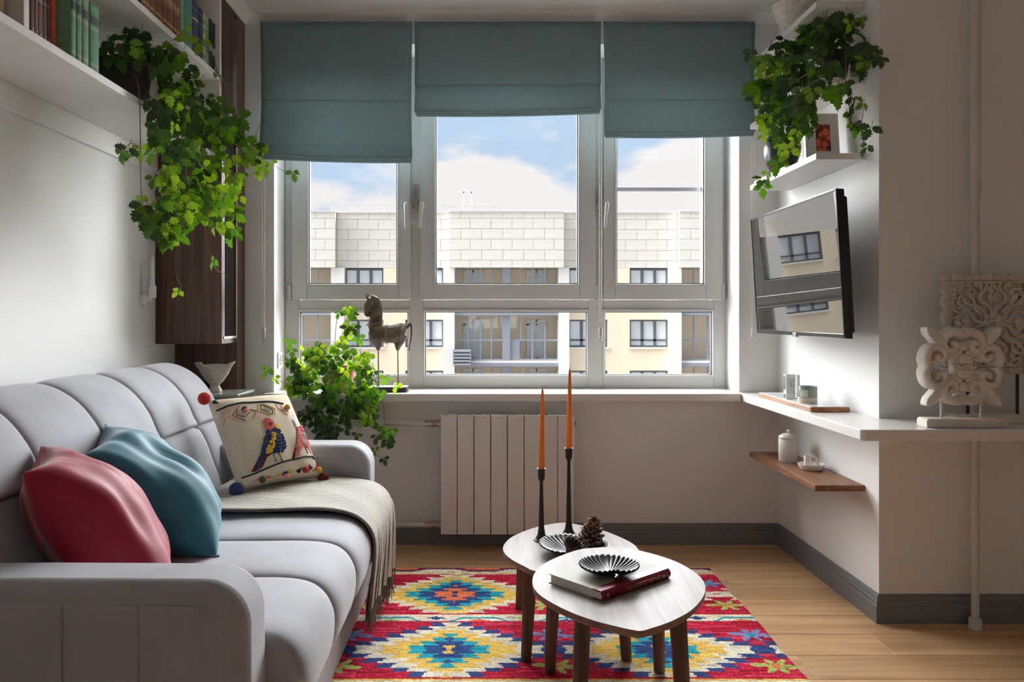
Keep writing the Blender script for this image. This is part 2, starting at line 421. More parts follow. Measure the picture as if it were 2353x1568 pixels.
# opening limiters
for px in (955, 1377):
    xx = wx(px); c = MB().box(xx - .004, xx + .004, YW - .03, YW + .002, wz(486), wz(424))
    for k in range(6): c.box(xx - .007, xx + .005, YW - .034, YW - .01, wz(484 - k * 10), wz(478 - k * 10))
    c.box(xx - .016, xx + .004, YW - .026, YW - .01, wz(482), wz(474))
    c.build('opening_limiter', m_metal if px == 955 else m_pvc, win, bevel=.001, seg=1)
MB().box(wx(1408), wx(1622), YW + .085, YW + .1, wz(433), wz(425)).build('screen_bar', mat('grey_alu', (120, 120, 126), .4, .6), win)
MB().box(wx(1406), wx(1412), YW + .085, YW + .1, wz(658), zt - .1).box(wx(1620), wx(1626), YW + .085, YW + .1, wz(658), zt - .1).build('screen_frame', MATS['grey_alu'], win)
# socket on the reveal
sk = thing('wall_socket', 'white power socket on the window reveal beside the ivy', 'socket', (OX0, 4.03, .90))
cy_, cz_ = 4.035, CAMZ - (828 - CY) / (FPX / 4.035)
MB().box(OX0, OX0 + .009, cy_ - .042, cy_ + .042, cz_ - .042, cz_ + .042).build('plate', m_white, sk, bevel=.004)
MB().lathe([(0.001, .004), (.020, .004), (.022, .0), (.024, .004), (.026, .006)], (0, 0, 0), 20, fn=lambda p, a, r, z: Vector((OX0 + .006 + z, cy_ + r * math.cos(a), cz_ + r * math.sin(a)))).build('socket_ring', m_pvc, sk, smooth=40)
for d in (-.009, .009): MB().cyl((OX0 + .008, cy_ + d, cz_), (OX0 + .0115, cy_ + d, cz_), .0025, n=8).build('pin_hole', m_black, sk)

# sill and counter
sill = MB().prism([(-1.074, 3.86), (1.244, 3.86), (1.244, 3.934), (OX1 - .001, 3.936), (OX1 - .001, YW + .02), (OX0 + .001, YW + .02), (OX0 + .001, 3.936), (-1.074, 3.934)],
                  lambda p: (p[0], p[1], .7115), lambda p: (p[0], p[1], .749))
tag(sill.build('window_sill', m_stone, bevel=.004), 'pale speckled stone window sill under the window', 'sill')
ct = MB().prism([(1.246, 3.932), (1.246, 2.70), (1.252, 2.665), (1.272, 2.642), (1.31, 2.634), (XE - .002, 2.634), (XE - .002, YF - .001), (XR - .001, YF - .001), (XR - .001, 3.932)],
                lambda p: (p[0], p[1], .7115), lambda p: (p[0], p[1], .749))
# the front edge keeps a crisp corner
ct = MB().prism([(1.246, 3.932), (1.246, 2.645), (1.258, 2.634), (XE - .002, 2.634), (XE - .002, YF - .001), (XR - .001, YF - .001), (XR - .001, 3.932)],
                lambda p: (p[0], p[1], .7115), lambda p: (p[0], p[1], .749))
tag(ct.build('counter_top', m_stone, bevel=.004), 'long pale stone counter wrapping around the pier, carrying the carvings', 'counter')

# ------------------------------------------------------------------ roman blinds
def blindmat():
    m = translucent('blue_green_linen', (140, 160, 164), (150, 168, 168), .28, .85, .0)
    t = m.node_tree; b = t.nodes['Principled BSDF']; b.inputs['Specular IOR Level'].default_value = .1
    tcn = N(t, 'ShaderNodeTexCoord'); res = []
    for s_ in ((260, 260, 1400), (1400, 260, 60)):
        mpn = N(t, 'ShaderNodeMapping'); mpn.inputs['Scale'].default_value = s_; L(t, tcn.outputs['Object'], mpn.inputs[0])
        n = N(t, 'ShaderNodeTexNoise'); n.inputs['Scale'].default_value = .35; L(t, mpn.outputs[0], n.inputs['Vector']); res.append(n)
    ad_ = N(t, 'ShaderNodeMath'); ad_.operation = 'ADD'; L(t, res[0].outputs['Fac'], ad_.inputs[0]); L(t, res[1].outputs['Fac'], ad_.inputs[1])
    r = N(t, 'ShaderNodeValToRGB'); r.color_ramp.elements[0].position = .35; r.color_ramp.elements[1].position = .75
    r.color_ramp.elements[0].color = lin((130, 150, 153)); r.color_ramp.elements[1].color = lin((158, 178, 181))
    hf = N(t, 'ShaderNodeMath'); hf.operation = 'MULTIPLY'; hf.inputs[1].default_value = .5; L(t, ad_.outputs[0], hf.inputs[0])
    L(t, hf.outputs[0], r.inputs[0]); L(t, r.outputs[0], b.inputs['Base Color'])
    bn = N(t, 'ShaderNodeBump'); bn.inputs['Strength'].default_value = .25; bn.inputs['Distance'].default_value = .001; L(t, ad_.outputs[0], bn.inputs['Height']); L(t, bn.outputs[0], b.inputs['Normal'])
    return m
m_blind = blindmat()
m_chain = mat('bead_chain_white', (226, 224, 218), .35)
m_clear = glass('clear_acrylic', (.93, .94, .94), .15)
YBL = 3.875; SB = FPX / YBL
def bx(px): return (px - CX) / SB
def bz(py): return CAMZ - (py - CY) / SB
def blind(pxl, pxr, seams, hem, label, chain, sag, bow):
    """seams: (py, bulge) fold lines from the top; hem py"""
    rt = thing('roman_blind', label, 'blind', (bx((pxl + pxr) / 2), YBL, bz(hem)), group='roman blinds over the window')
    xl, xr = bx(pxl), bx(pxr); ztop = bz(50)
    prof = [(ztop, 0), (ztop - .03, -.002)]
    zs_prev = ztop
    for k, (py, bulge) in enumerate(seams):
        zf = bz(py); n = 6
        for j in range(1, n + 1):
            t = j / n; prof.append((zs_prev + (zf - zs_prev) * t, -bulge * t ** 1.6 - .002))
        prof.append((zf - .004, -bulge * .75)); prof.append((zf - .001, -bulge * .15 + .003)); zs_prev = zf
    zf = bz(hem - 9)
    for j in range(1, 6):
        t = j / 5; prof.append((zs_prev + (zf - zs_prev) * t, .003 - (.018) * t ** 1.4))
    prof.append((zf - .002, -.013)); prof.append((zf + .004, -.006))
    def sg(u, z):
        w = max(0, min(1, (ztop - z) / (ztop - bz(hem)))) ** 2
        return sag(u) * w
    def fn(u, v):
        f = v * (len(prof) - 1); i = min(int(f), len(prof) - 2); t = f - i
        z = prof[i][0] * (1 - t) + prof[i + 1][0] * t; dy = prof[i][1] * (1 - t) + prof[i + 1][1] * t
        q = (ztop - z) / (ztop - bz(hem))
        ins = bow * math.sin(min(1, max(0, q)) * math.pi)
        x = xl + ins + (xr - xl - 2 * ins) * u
        return (x, YBL + dy + .003 * math.sin(u * 9 + z * 6) * q, z + sg(u, z))
    MB().grid(fn, 28, len(prof) - 1).build('fabric', m_blind, rt, smooth=35, solid=.0025, fixn=False)
    for k, (d, o) in enumerate(((6.5, .010), (3, .016), (0, .022))):   # layers folded up behind the hem
        za = bz(hem - d)
        def g(u, v):
            a = v * math.pi
            return (xl + .004 + k * .003 + (xr - xl - .008 - k * .004) * u, YBL - .012 + o - .004 * math.sin(a) + .004 * v, za + .012 * (1 - v) - .010 * math.sin(a) * .4 + sag(u))
        MB().grid(g, 20, 5).build('fold', m_blind, rt, smooth=60, solid=.003, fixn=False)
    MB().box(xl + .01, xr - .01, YBL + .006, YBL + .05, ztop - .035, ztop - .003).build('headrail', m_white, rt)
    px, ztopc, zbot, wpx = chain
    xa = bx(px); zt_, zb_ = bz(ztopc), bz(zbot)
    c = MB()
    for dx in (-.007, .006):
        nb = int((zt_ - zb_) / .0068)
        for i in range(nb):
            z = zt_ - (zt_ - zb_) * i / (nb - 1)
            c.ico((xa + dx * (1 - .25 * i / nb), YBL + .012, z), .0026, 0)
        c.tube([(xa + dx, YBL + .012, zt_), (xa + dx * .75, YBL + .012, zb_)], .0009, 4)
    c.build('bead_chain', m_chain, rt)
    w = MB(); zc = bz(wpx)
    w.lathe([(.001, .028), (.006, .027), (.009, .018), (.010, 0), (.009, -.018), (.005, -.028), (.001, -.03)], (xa, YBL + .012, zc), 14, fn=lambda p, a, r, z: Vector((p.x, YBL + .012 + (p.y - YBL - .012) * .55, p.z)))
    w.build('chain_weight', m_chain, rt, smooth=50)
    MB().tube([(xa, YBL + .012, zc - .028), (xa + .006, YBL + .012, zc - .038), (xa, YBL + .012, zc - .046), (xa - .006, YBL + .012, zc - .038), (xa, YBL + .012, zc - .028)], .002, 6).build('weight_loop', m_clear, rt)
blind(598, 948, [(231, .004), (336, .016)], 373, 'longest grey-green roman blind, hanging lowest beside the bookcase cabinet', (604, 380, 752, 765),
      lambda u: .018 * (1 - u) ** 1.5 - .004 * math.sin(u * 3.1), .006)
blind(952, 1381, [(196, .022)], 266, 'shortest grey-green roman blind, raised highest over the widest middle light', (1381, 255, 742, 765),
      lambda u: .014 * u ** 2 - .004 * math.sin(u * 3.1), .004)
blind(1386, 1735, [(229, .005)], 315, 'grey-green roman blind reaching the ivy shelves', (1733, 320, 752, 765),
      lambda u: .010 * u ** 2 - .004 * math.sin(u * 3.1), .006)

# ------------------------------------------------------------------ outside: block of flats across the yard
FYD = 45.75; FS = FPX / FYD
def fx(px): return (px - CX) / FS
def fz(py): return CAMZ - (py - CY) / FS
m_fpanel = mat('facade_stone', (214, 206, 196), .8, var=.05, vs=(.7, .7, 2.5), det=2)
m_fcream = mat('facade_cream', (236, 216, 188), .85)
m_fwhite = mat('facade_white', (222, 216, 208), .85)
m_fgrey = mat('facade_frame', (140, 142, 148), .6)
m_fdark = mat('facade_window_frame', (92, 94, 98), .6)
m_fpane = mat('facade_pane', (205, 208, 210), .25, spec=.5)
m_fjoint = mat('facade_joint', (196, 186, 172), .9)
bd = thing('apartment_building', 'pale stone-clad block of flats across the yard with glazed loggias', 'building', (0, FYD, -14))
MB().box(fx(-640), fx(2200), FYD + 2.2, FYD + 10, -14, fz(490)).build('wall', m_fjoint, bd)
cube = MB().box(-.5, .5, 0, 1, -.5, .5).mesh('panel', mats=[m_fpanel])
rowsY = [489, 504.3, 527.9, 551.2, 576.1, 599.7, 616.3]
MB().box(fx(-640), fx(560), FYD, FYD + 2.3, fz(616.3), fz(489)).build('parapet', m_fpanel, bd)
MB().box(fx(1770), fx(2200), FYD, FYD + 2.3, fz(616.3), fz(489)).build('parapet', m_fpanel, bd)
for (sa, sb, prot) in ((560, 774, .5), (774, 1033, 0), (1033, 1294, .5), (1294, 1556, 0), (1556, 1770, .5)):
    for i in range(6):
        ya, yb = rowsY[i], rowsY[i + 1]; off = 47.7 * (.55 if i % 2 == 0 else 1.0)
        xs = [sa]; x = sa + off
        while x < sb - 8: xs.append(x); x += 47.7
        xs.append(sb)
        for a, c in zip(xs[:-1], xs[1:]):
            o = inst('panel', cube, bd, ((fx(a) + fx(c)) / 2, FYD - prot, (fz(ya) + fz(yb)) / 2))
            o.scale = (fx(c) - fx(a) - .022, 2.3 + prot, fz(ya) - fz(yb) - .022)
    MB().box(fx(sa) + .01, fx(sb) - .01, FYD - prot + .03, FYD + 2.2, fz(616.2), fz(489.2)).build('backing', m_fjoint, bd)
    MB().box(fx(sa) - .03, fx(sb) + .03, FYD - prot - .06, FYD + 2.4, fz(489.2), fz(487.6)).build('coping', m_fwhite, bd)
def fwin(a, c, ya, yb, n, trans, mf):
    f = MB(); xa, xb, za, zb_ = fx(a), fx(c), fz(yb), fz(ya)
    rect_frame(f, xa, xb, za, zb_, .09, FYD + .10, FYD + .2)
    for k in range(1, n):
        x = xa + (xb - xa) * k / n; f.box(x - .08, x + .08, FYD + .11, FYD + .2, za, zb_)
    if trans: f.box(xa, xb, FYD + .11, FYD + .2, za + (zb_ - za) * .22, za + (zb_ - za) * .22 + .1)
    fo = f.build('window', mf, bd)
    MB().box(xa + .02, xb - .02, FYD + .16, FYD + .19, za + .02, zb_ - .02).build('pane', m_fpane, fo)
    MB().box(xa - .08, xb + .08, FYD - .08, FYD + .15, za - .1, za).build('sill', m_fwhite, fo)
wins = [(655, 743), (793, 881), (931, 1019), (1307, 1396), (1447, 1535), (1585, 1673)]
for r_ in range(-1, 3):
    d = 117 * r_
    t0 = 735 + d; t1 = 798 + d
    ftop = 616.3 if r_ == -1 else 681 + d + 0
    fbot = 681 + 117 + d
    if r_ == -1: ftop, fbot = 616.3, 681
    # cream wall pieces between the openings, white piers beside the loggias
    for mod in (-1503, -1002, 0):
        for (a, c) in ((1396, 1432), ) if mod else ((881, 931), (1382 + 14, 1447)):
            MB().box(fx(a + mod), fx(c + mod), FYD, FYD + 2.2, fz(fbot), fz(ftop)).build('wall_panel', m_fcream, bd)
        for (a, c) in ((1283, 1307), (1535, 1563)) if mod else ((763, 793), (1019, 1045), (1283, 1307), (1535, 1563)):
            MB().box(fx(a + mod), fx(c + mod), FYD - .35, FYD + 2.2, fz(fbot), fz(ftop)).build('pier', m_fwhite, bd)
        for (a, c) in (((1307, 1396), (1432, 1535)) if mod else wins[1:5]):
            a, c = a + mod, c + mod
            if r_ > -1: MB().box(fx(a), fx(c), FYD, FYD + 2.2, fz(t0), fz(ftop)).build('spandrel', m_fcream, bd)
            if fbot > t1: MB().box(fx(a), fx(c), FYD, FYD + 2.2, fz(fbot), fz(t1)).build('spandrel', m_fcream, bd)
            fwin(a, c, max(t0, 618), t1, 3, True, m_fdark)
    # glazed loggias
    for (a, c, bars) in ((-457, -219, (-427, -398, -340, -279)), (44, 282, (74, 103, 161, 222)), (545, 763, (594, 628, 662, 696, 730)), (1045, 1283, (1075, 1104, 1129, 1196, 1223, 1252)), (1563, 1770, (1594, 1626, 1660, 1700, 1735))):
        la, lb = max(716 + d, 616.3), 829 + d
        MB().box(fx(a), fx(c), FYD + 1.5, FYD + 2.2, fz(lb), fz(la)).build('loggia_back', m_fcream, bd)
        MB().box(fx(a), fx(c), FYD - .2, FYD + 2.2, fz(842 + d), fz(829 + d)).build('slab', m_fgrey if False else m_fwhite, bd)
        MB().box(fx(a), fx(c), FYD - .25, FYD - .1, fz(842 + d), fz(834 + d)).build('slab_edge', m_fgrey, bd)
        lf = MB()
        for bxx in bars: lf.box(fx(bxx) - .035, fx(bxx) + .035, FYD - .05, FYD + .05, fz(lb), fz(la))
        lf.box(fx(a), fx(a) + .08, FYD - .05, FYD + .05, fz(lb), fz(la)).box(fx(c) - .08, fx(c), FYD - .05, FYD + .05, fz(lb), fz(la))
        lf.box(fx(a), fx(c), FYD - .04, FYD + .04, fz(784 + d), fz(780 + d)).box(fx(a), fx(c), FYD - .06, FYD + .06, fz(lb), fz(lb - 4))
        if r_ > -1: lf.box(fx(a), fx(c), FYD - .06, FYD + .06, fz(726 + d), fz(716 + d))
        lo = lf.build('loggia_frame', m_fgrey, bd)
        if a == 1045:
            MB().box(fx(1154), fx(1172), FYD - .12, FYD + .4, fz(lb), fz(la)).build('loggia_post', m_fgrey, bd)
            for q in (1063, 1213):
                dr = MB(); rect_frame(dr, fx(q), fx(q + 47), fz(lb), fz(max(735 + d, 618)), .14, FYD + 1.38, FYD + 1.5)
                dr.box(fx(q + 22), fx(q + 25), FYD + 1.38, FYD + 1.5, fz(lb), fz(max(735 + d, 618)))
                if r_ > -1: dr.box(fx(q), fx(q + 47), FYD + 1.38, FYD + 1.5, fz(749 + d), fz(745 + d))
                do = dr.build('balcony_door', m_fwhite, bd)
                MB().box(fx(q) + .1, fx(q + 47) - .1, FYD + 1.44, FYD + 1.48, fz(lb), fz(max(738 + d, 621))).build('pane', m_fpane, do)
            if r_ >= 0: MB().box(fx(1172), fx(1196), FYD - .05, FYD + .03, fz(lb - 3), fz(784 + d)).build('loggia_infill', m_fgrey, bd)
        MB().box(fx(a) + .05, fx(c) - .05, FYD - .005, FYD + .005, fz(lb), fz(la)).build('loggia_glazing', glass('facade_glazing', (.96, .97, .98), .02), bd)
ac = MB()
for k in range(5): ac.box(fx(1042), fx(1083), FYD - .9, FYD - .3, fz(838 - k * 7.4), fz(833 - k * 7.4))
ac.box(fx(1042), fx(1044.5), FYD - .88, FYD - .1, fz(838), fz(803)).box(fx(1080.5), fx(1083), FYD - .88, FYD - .1, fz(838), fz(803)).box(fx(1044), fx(1081), FYD - .3, FYD - .06, fz(838), fz(803))
ac.build('air_conditioner_grille', m_fgrey, bd)
rl = MB(); yr = FYD + 3
m_rail = mat('roof_rail', (110, 108, 108), .5, .6)
FS2 = FPX / yr
def rx(px): return (px - CX) / FS2
def rz(py): return CAMZ - (py - CY) / FS2
for (pa, za_, pb) in ((700, 472.5, 1028), (1028, 476, 1147)):
    rl.box(rx(pa), rx(pb), yr - .02, yr + .02, rz(za_ + .7), rz(za_ - .7))
    if pa == 1028: rl.box(rx(pa), rx(pb), yr - .015, yr + .015, rz(484.4), rz(483.6))
for px in (760, 820, 880, 940, 1000, 1020, 1028, 1043, 1091, 1138, 1147): rl.box(rx(px) - .018, rx(px) + .018, yr - .02, yr + .02, rz(492), rz(473 if px < 1028 else 476))
rl.build('roof_railing', m_rail, bd)
for px in (1064, 1082.5):
    mm = MB().tube([(rx(px), yr + .5, rz(492)), (rx(px), yr + .5, rz(441))], .022, 8).build('beacon_mast', m_rail, bd)
    MB().lathe([(.001, -.07), (.07, -.06), (.085, .02), (.07, .09), (.001, .11)], (rx(px), yr + .5, rz(440)), 12).build('beacon_lamp', mat('red_beacon', (214, 34, 62), .3), mm, smooth=60)
gr = MB().box(-70, 70, 5.2, 120, -14.3, -14).build('yard_ground', mat('yard_paving', (78, 77, 75), .9, var=.1, vs=(.3, .3, .3)))
struct(gr)
# ------------------------------------------------------------------ left side: walnut cabinet, bookcase
wp = MB().box(XL + .001, XC, 3.812, YB - .001, .104, 2.57)
tag(wp.build('wood_panel', m_walnut, bevel=.002), 'tall dark walnut filler panel reaching down behind the sofa', 'panel')
cab = thing('display_cabinet', 'dark walnut wall cabinet with narrow glass door beside the window', 'cabinet', (-1.335, 3.695, 1.0))
ca0, ca1, cz0, cz1 = 3.588, 3.811, 1.0, 2.565
MB().box(XL + .001, XC, ca0, ca0 + .02, cz0, cz1).build('side_panel', m_walnut, cab, bevel=.0015)
MB().box(XL + .001, XC, ca1 - .02, ca1, cz0, cz1).build('side_panel', m_walnut, cab)
MB().box(XL + .001, XC - .004, ca0 + .02, ca1 - .02, cz0, cz0 + .022).build('bottom_panel', m_walnut, cab)
MB().box(XL + .001, XC - .004, ca0 + .02, ca1 - .02, cz1 - .022, cz1).build('top_panel', m_walnut, cab)
MB().box(XL + .001, XL + .015, ca0 + .02, ca1 - .02, cz0 + .022, cz1 - .022).build('back_panel', m_walnut, cab)
MB().box(XC - .02, XC + .001, ca0 + .022, ca1 - .022, 2.08, cz1 - .03).build('door', m_walnut, cab, bevel=.002, label='upper solid walnut door')
gd = rect_frame(MB(), 0, 1, 0, 1, .1, 0, 1)
df = MB(); ya, yb, za, zb_ = ca0 + .021, ca1 - .006, cz0 + .022, 2.07
for (p, q, r_, s_) in ((ya, ya + .008, za, zb_), (yb - .012, yb, za, zb_), (ya, yb, za, za + .010), (ya, yb, zb_ - .01, zb_)):
    df.box(XC - .016, XC + .002, p, q, r_, s_)
gdo = df.build('glass_door', mat('satin_alu', (214, 212, 208), .3, .7), cab, label='slim aluminium framed glass door')
MB().box(XC - .008, XC - .004, ya + .006, yb - .008, za + .008, zb_ - .008).build('pane', glass('smoked_pane', (.72, .70, .68), .06), gdo)
for z in (1.176, 1.43, 1.68): MB().box(XL + .02, XC - .03, ca0 + .022, ca1 - .022, z, z + .007).build('glass_shelf', glass('shelf_glass', (.75, .86, .86), .12), cab)
MB().box(XC - .05, XC - .012, ca0 + .03, ca0 + .075, 1.128, 1.15).box(XC - .04, XC - .01, ya + .08, yb - .012, 1.125, 1.152).build('hinge', m_metal, cab)

bk = thing('bookcase', 'long white wall bookcase hung high above the sofa', 'bookcase', (-1.335, 2.1, 1.762))
BY0, BY1 = .3, 3.585
Z1, Z1T, Z2, Z2T, Z3 = 1.848, 1.872, 2.180, 2.204, 2.545
MB().box(XL + .001, XC, BY0, BY1, Z1, Z1T).build('shelf', m_white, bk, bevel=.001, seg=1)
MB().box(XL + .001, XC, BY0, BY1 - .025, Z2, Z2T).build('shelf', m_white, bk, bevel=.001, seg=1)
MB().box(XL + .001, XC, BY0, BY1, Z3, Z3 + .022).build('top_panel', m_white, bk, bevel=.001, seg=1)
MB().box(XL + .001, XC, BY1 - .025, BY1, Z1T, Z3).build('end_panel', m_white, bk, bevel=.001, seg=1)
MB().box(XL + .001, XC, BY0, BY0 + .025, Z1T, Z3).build('end_panel', m_white, bk, bevel=.001, seg=1)
MB().box(XL + .02, XC - .001, 2.049, 2.074, Z1T, Z2).build('divider', m_white, bk, bevel=.001, seg=1)
MB().box(XL + .001, XL + .012, BY0, BY1 - .02, Z1T, Z3).build('back_panel', m_white, bk)
MB().box(XL + .001, XL + .016, BY0, BY1, 1.762, Z1).build('wall_rail', m_white, bk, bevel=.002)

# ---- books
m_page = mat('book_pages', (222, 212, 190), .9, var=.08, vs=(3, 300, 3))
m_gilt = mat('gilt', (190, 160, 96), .4, .6)
def book(ya, yb, xs, z0, h, depth, rgb, label, group=None, bands=(), plate=None, tone=None, lean=0, digit=None):
    key = 'cloth_%d_%d_%d' % rgb
    mc = mat(key, rgb, .62, spec=.3, var=.10, vs=(60, 60, 60), bump=.1, bs=(500, 500, 500))
    w = yb - ya - .0008; yc = (ya + yb) / 2
    t = thing('book', label, 'book', (xs - depth / 2, yc, z0), group=group, local=True)
    ct_ = .0025; d2 = depth / 2; b_ = min(.006, w * .2)
    c = MB()
    # cover: rounded spine + two boards
    prof = []
    for k in range(9):
        a = -math.pi / 2 + math.pi * k / 8
        prof.append((d2 - b_ + b_ * math.cos(a), w / 2 * math.sin(a)))
    inner = [(x - ct_, y * (w / 2 - ct_) / (w / 2)) for x, y in prof][::-1]
    poly = [(-d2, -w / 2)] + prof + [(-d2, w / 2), (-d2, w / 2 - ct_)] + inner + [(-d2, -w / 2 + ct_)]
    c.prism(poly, lambda p: (p[0], p[1], 0), lambda p: (p[0], p[1], h))
    c.build('cover', mc, t, smooth=40)
    MB().box(-d2 + .004, d2 - b_ - .001, -w / 2 + ct_, w / 2 - ct_, .003, h - .003).build('pages', m_page, t)
    def strip(z0_, z1_, m, name, ww=.92, off=.0004):
        pr = []
        for k in range(7):
            a = (-math.pi / 2 + math.pi * k / 6) * ww
            pr.append(((d2 - b_) + (b_ + off) * math.cos(a), (w / 2 + off * .2) * math.sin(a)))
        MB().rings([[(x, y, z0_) for x, y in pr], [(x, y, z1_) for x, y in pr]], closed=False, caps=False).build(name, m, t, smooth=60)
    for (za_, zb2) in bands: strip(za_ * h, zb2 * h, tone or m_gilt, 'spine_band')
    if plate: strip(plate[0] * h, plate[1] * h, plate[2], 'title_plate', .7, .0006)
    if digit:
        cu = bpy.data.curves.new('digit', 'FONT'); cu.body = digit; cu.size = .016; cu.align_x = 'CENTER'
        tmp = bpy.data.objects.new('digit', cu); COL.objects.link(tmp); bpy.context.view_layer.update()
        me = bpy.data.meshes.new_from_object(tmp); me.materials.clear(); me.materials.append(mat('foil_silver', (226, 220, 212), .4, .2)); bpy.data.objects.remove(tmp)
        o = bpy.data.objects.new('volume_number', me); COL.objects.link(o); o.parent = t
        o.rotation_euler = (R(90), 0, R(90)); o.location = (d2 + .0006, 0, .038)
    return t
gl = [(.06, .064), (.08, .084), (.70, .704), (.74, .746), (.92, .924)]
def bys(px, xs): return FPX * xs / (px - CX)
m_foil = mat('foil_cream', (206, 190, 150), .5, .2)
# lower shelf, left bay
xs = -1.225
for a, c_, lab in ((-40, -14, 'grey-beige cloth book with gilt lines, first beside the brown cover strip'), ):
    pass
book(1.905, 1.985 - .045, xs, Z1T, .235, .17, (120, 116, 112), 'grey-beige book with an ornate gilt spine, farthest from the white divider', 'grey books left of the divider', [(.10, .13), (.2, .34), (.42, .60)], tone=m_foil)
book(1.942, 1.998, xs + .004, Z1T, .24, .17, (128, 124, 120), 'thick grey-beige book with two black spine lines', 'grey books left of the divider', [(.21, .218), (.25, .258)], tone=mat('black_foil', (40, 38, 38), .5))
book(2.0, 2.040, xs, Z1T, .235, .17, (116, 114, 116), 'grey book with a speckled gilt spine standing against the white divider', 'grey books left of the divider', [(.10, .30), (.36, .6)], tone=m_foil)
# right bay
bry = [2.110, 2.150, 2.188, 2.207, 2.226, 2.249, 2.272, 2.288]
nums = ['', '', '2', '3', '4', '5', '6']
for k in range(2, 7):
    book(bry[k], bry[k + 1], -1.246, Z1T, .215, .15, (112, 84, 80), 'thin brown volume numbered %s, %s' % (nums[k], ('first showing past the white divider', 'second showing past the white divider', 'in the middle of the numbered set', 'second from the coral red book', 'touching the coral red book')[k - 2]), 'thin brown numbered volumes', [(.62 + q * .014, .624 + q * .014) for q in range(3)], tone=m_foil, digit=nums[k])
book(bry[0], bry[1], -1.246, Z1T, .215, .15, (112, 84, 80), 'thin brown volume hidden behind the white divider', 'thin brown numbered volumes')
book(2.2885, 2.3125, -1.240, Z1T, .235, .17, (196, 96, 78), 'coral red cloth book between brown and green volumes')
gy = [(2.314, 2.344), (2.3465, 2.379), (2.3815, 2.4205), (2.428, 2.4865)]
gl2 = [(.10, .104), (.115, .119), (.13, .134), (.62, .625), (.64, .645), (.655, .66), (.90, .905), (.93, .935)]
m_plate = mat('dark_label', (62, 66, 66), .6, var=.3, vs=(300, 300, 900))
for (a, c_), rgb, w_ in zip(gy, ((106, 148, 114), (94, 142, 112), (116, 144, 122), (90, 140, 112)), ('touching the coral book', 'second from the coral book', 'pale and faded, third from the coral book', 'thickest, beside the ivy pot')):
    book(a, c_, -1.2, Z1T, .212, .17, rgb, 'green cloth book with black title plate, ' + w_, 'green gilt-lined volumes', gl2, (.70, .82, m_plate), m_foil)
# upper shelf
xs = -1.2
up = [327.5, 346.7, 358, 377, 384.5, 400, 407, 415]
for k in range(7):
    a, c_ = bys(up[k], xs), bys(up[k + 1], xs)
    book(a, c_, xs, Z2T, .255, .18, (118, 78, 60), 'brown leather encyclopedia volume with gilt spine, %s the thin pale green book' % ('seventh from', 'sixth from', 'fifth from', 'fourth from', 'third from', 'second from', 'touching')[k], 'brown encyclopedia volumes', [(.05, .06), (.10, .15), (.20, .205), (.38, .40), (.42, .50), (.53, .535), (.72, .74), (.80, .805)], tone=mat('old_gilt', (176, 136, 92), .5, .3))
for pa, pb, rgb, h, lab, bands, tn in (
        (416.7, 423.6, (112, 152, 138), .235, 'thin pale green book beside the brown encyclopedia', [(.7, .703), (.75, .753)], None),
        (424, 444, (86, 140, 116), .235, 'thick mid-green book with dark spine lines on upper shelf', [(.70, .708), (.75, .758), (.8, .808), (.85, .858), (.1, .105)], MATS['black_foil']),
        (444.3, 458.4, (58, 66, 92), .225, 'broader navy book beside the mid-green book', [(.62, .624), (.66, .70), (.74, .744), (.86, .866)], m_foil),
        (458.8, 468, (54, 60, 84), .222, 'narrower navy book with light lines on upper shelf', [(.60, .604), (.70, .704), (.88, .885)], m_foil),
        (468.4, 474, (176, 176, 140), .215, 'slim cream and green patterned book on upper shelf', [(.1, .2), (.35, .5), (.62, .70), (.8, .88)], mat('sage_foil', (104, 140, 92), .6)),
        (474.2, 481.4, (112, 160, 104), .217, 'light green book with dark horizontal spine lines', [(.3, .32), (.36, .38), (.6, .615), (.64, .655), (.7, .715), (.82, .83)], MATS['black_foil']),
        (481.6, 489.6, (52, 50, 56), .222, 'black book with white spine lettering, inner of the pair', [(.36, .52)], mat('ink_white', (150, 148, 150), .6, var=.5, vs=(300, 300, 700))),
        (489.8, 496, (48, 46, 52), .218, 'black book touching the end panel of the bookcase', [(.34, .5)], MATS['ink_white'])):
    book(bys(pa, xs), bys(pb, xs), xs, Z2T, h, .17, rgb, lab, None, bands, None, tn)

# ---- reading lamp on the left wall
wl = thing('wall_lamp', 'small white wall reading lamp with clear tapered rod above sofa', 'lamp', (XL, 3.45, CAMZ))
lc = P(338, 690, 3.45); lc.x = XL
MB().lathe([(.001, .024), (.022, .024), (.0275, .018), (.0285, .004), (.0285, 0)], (0, 0, 0), 26, fn=lambda p, a, r, z: Vector((XL + .001 + z, 3.45 + r * math.cos(a), lc.z + .002 + r * math.sin(a)))).build('wall_base', m_white, wl, smooth=40)
MB().box(XL + .018, XL + .045, 3.443, 3.457, lc.z - .006, lc.z + .03).build('bracket', m_white, wl, bevel=.003)
hz = lc.z + .01
MB().lathe([(.001, 0), (.015, .0), (.0165, .004), (.0165, .046), (.0155, .052), (.001, .052)], (XL + .045, 3.45, hz), 24).build('lamp_body', m_white, wl, smooth=40)
MB().lathe([(.012, 0), (.0115, .02), (.0085, .028), (.0075, .075), (.0045, .13), (.001, .136)], (XL + .045, 3.45, hz + .052), 20).build('acrylic_rod', mat('frosted_acrylic', (226, 230, 232), .15, spec=.6), wl, smooth=40)

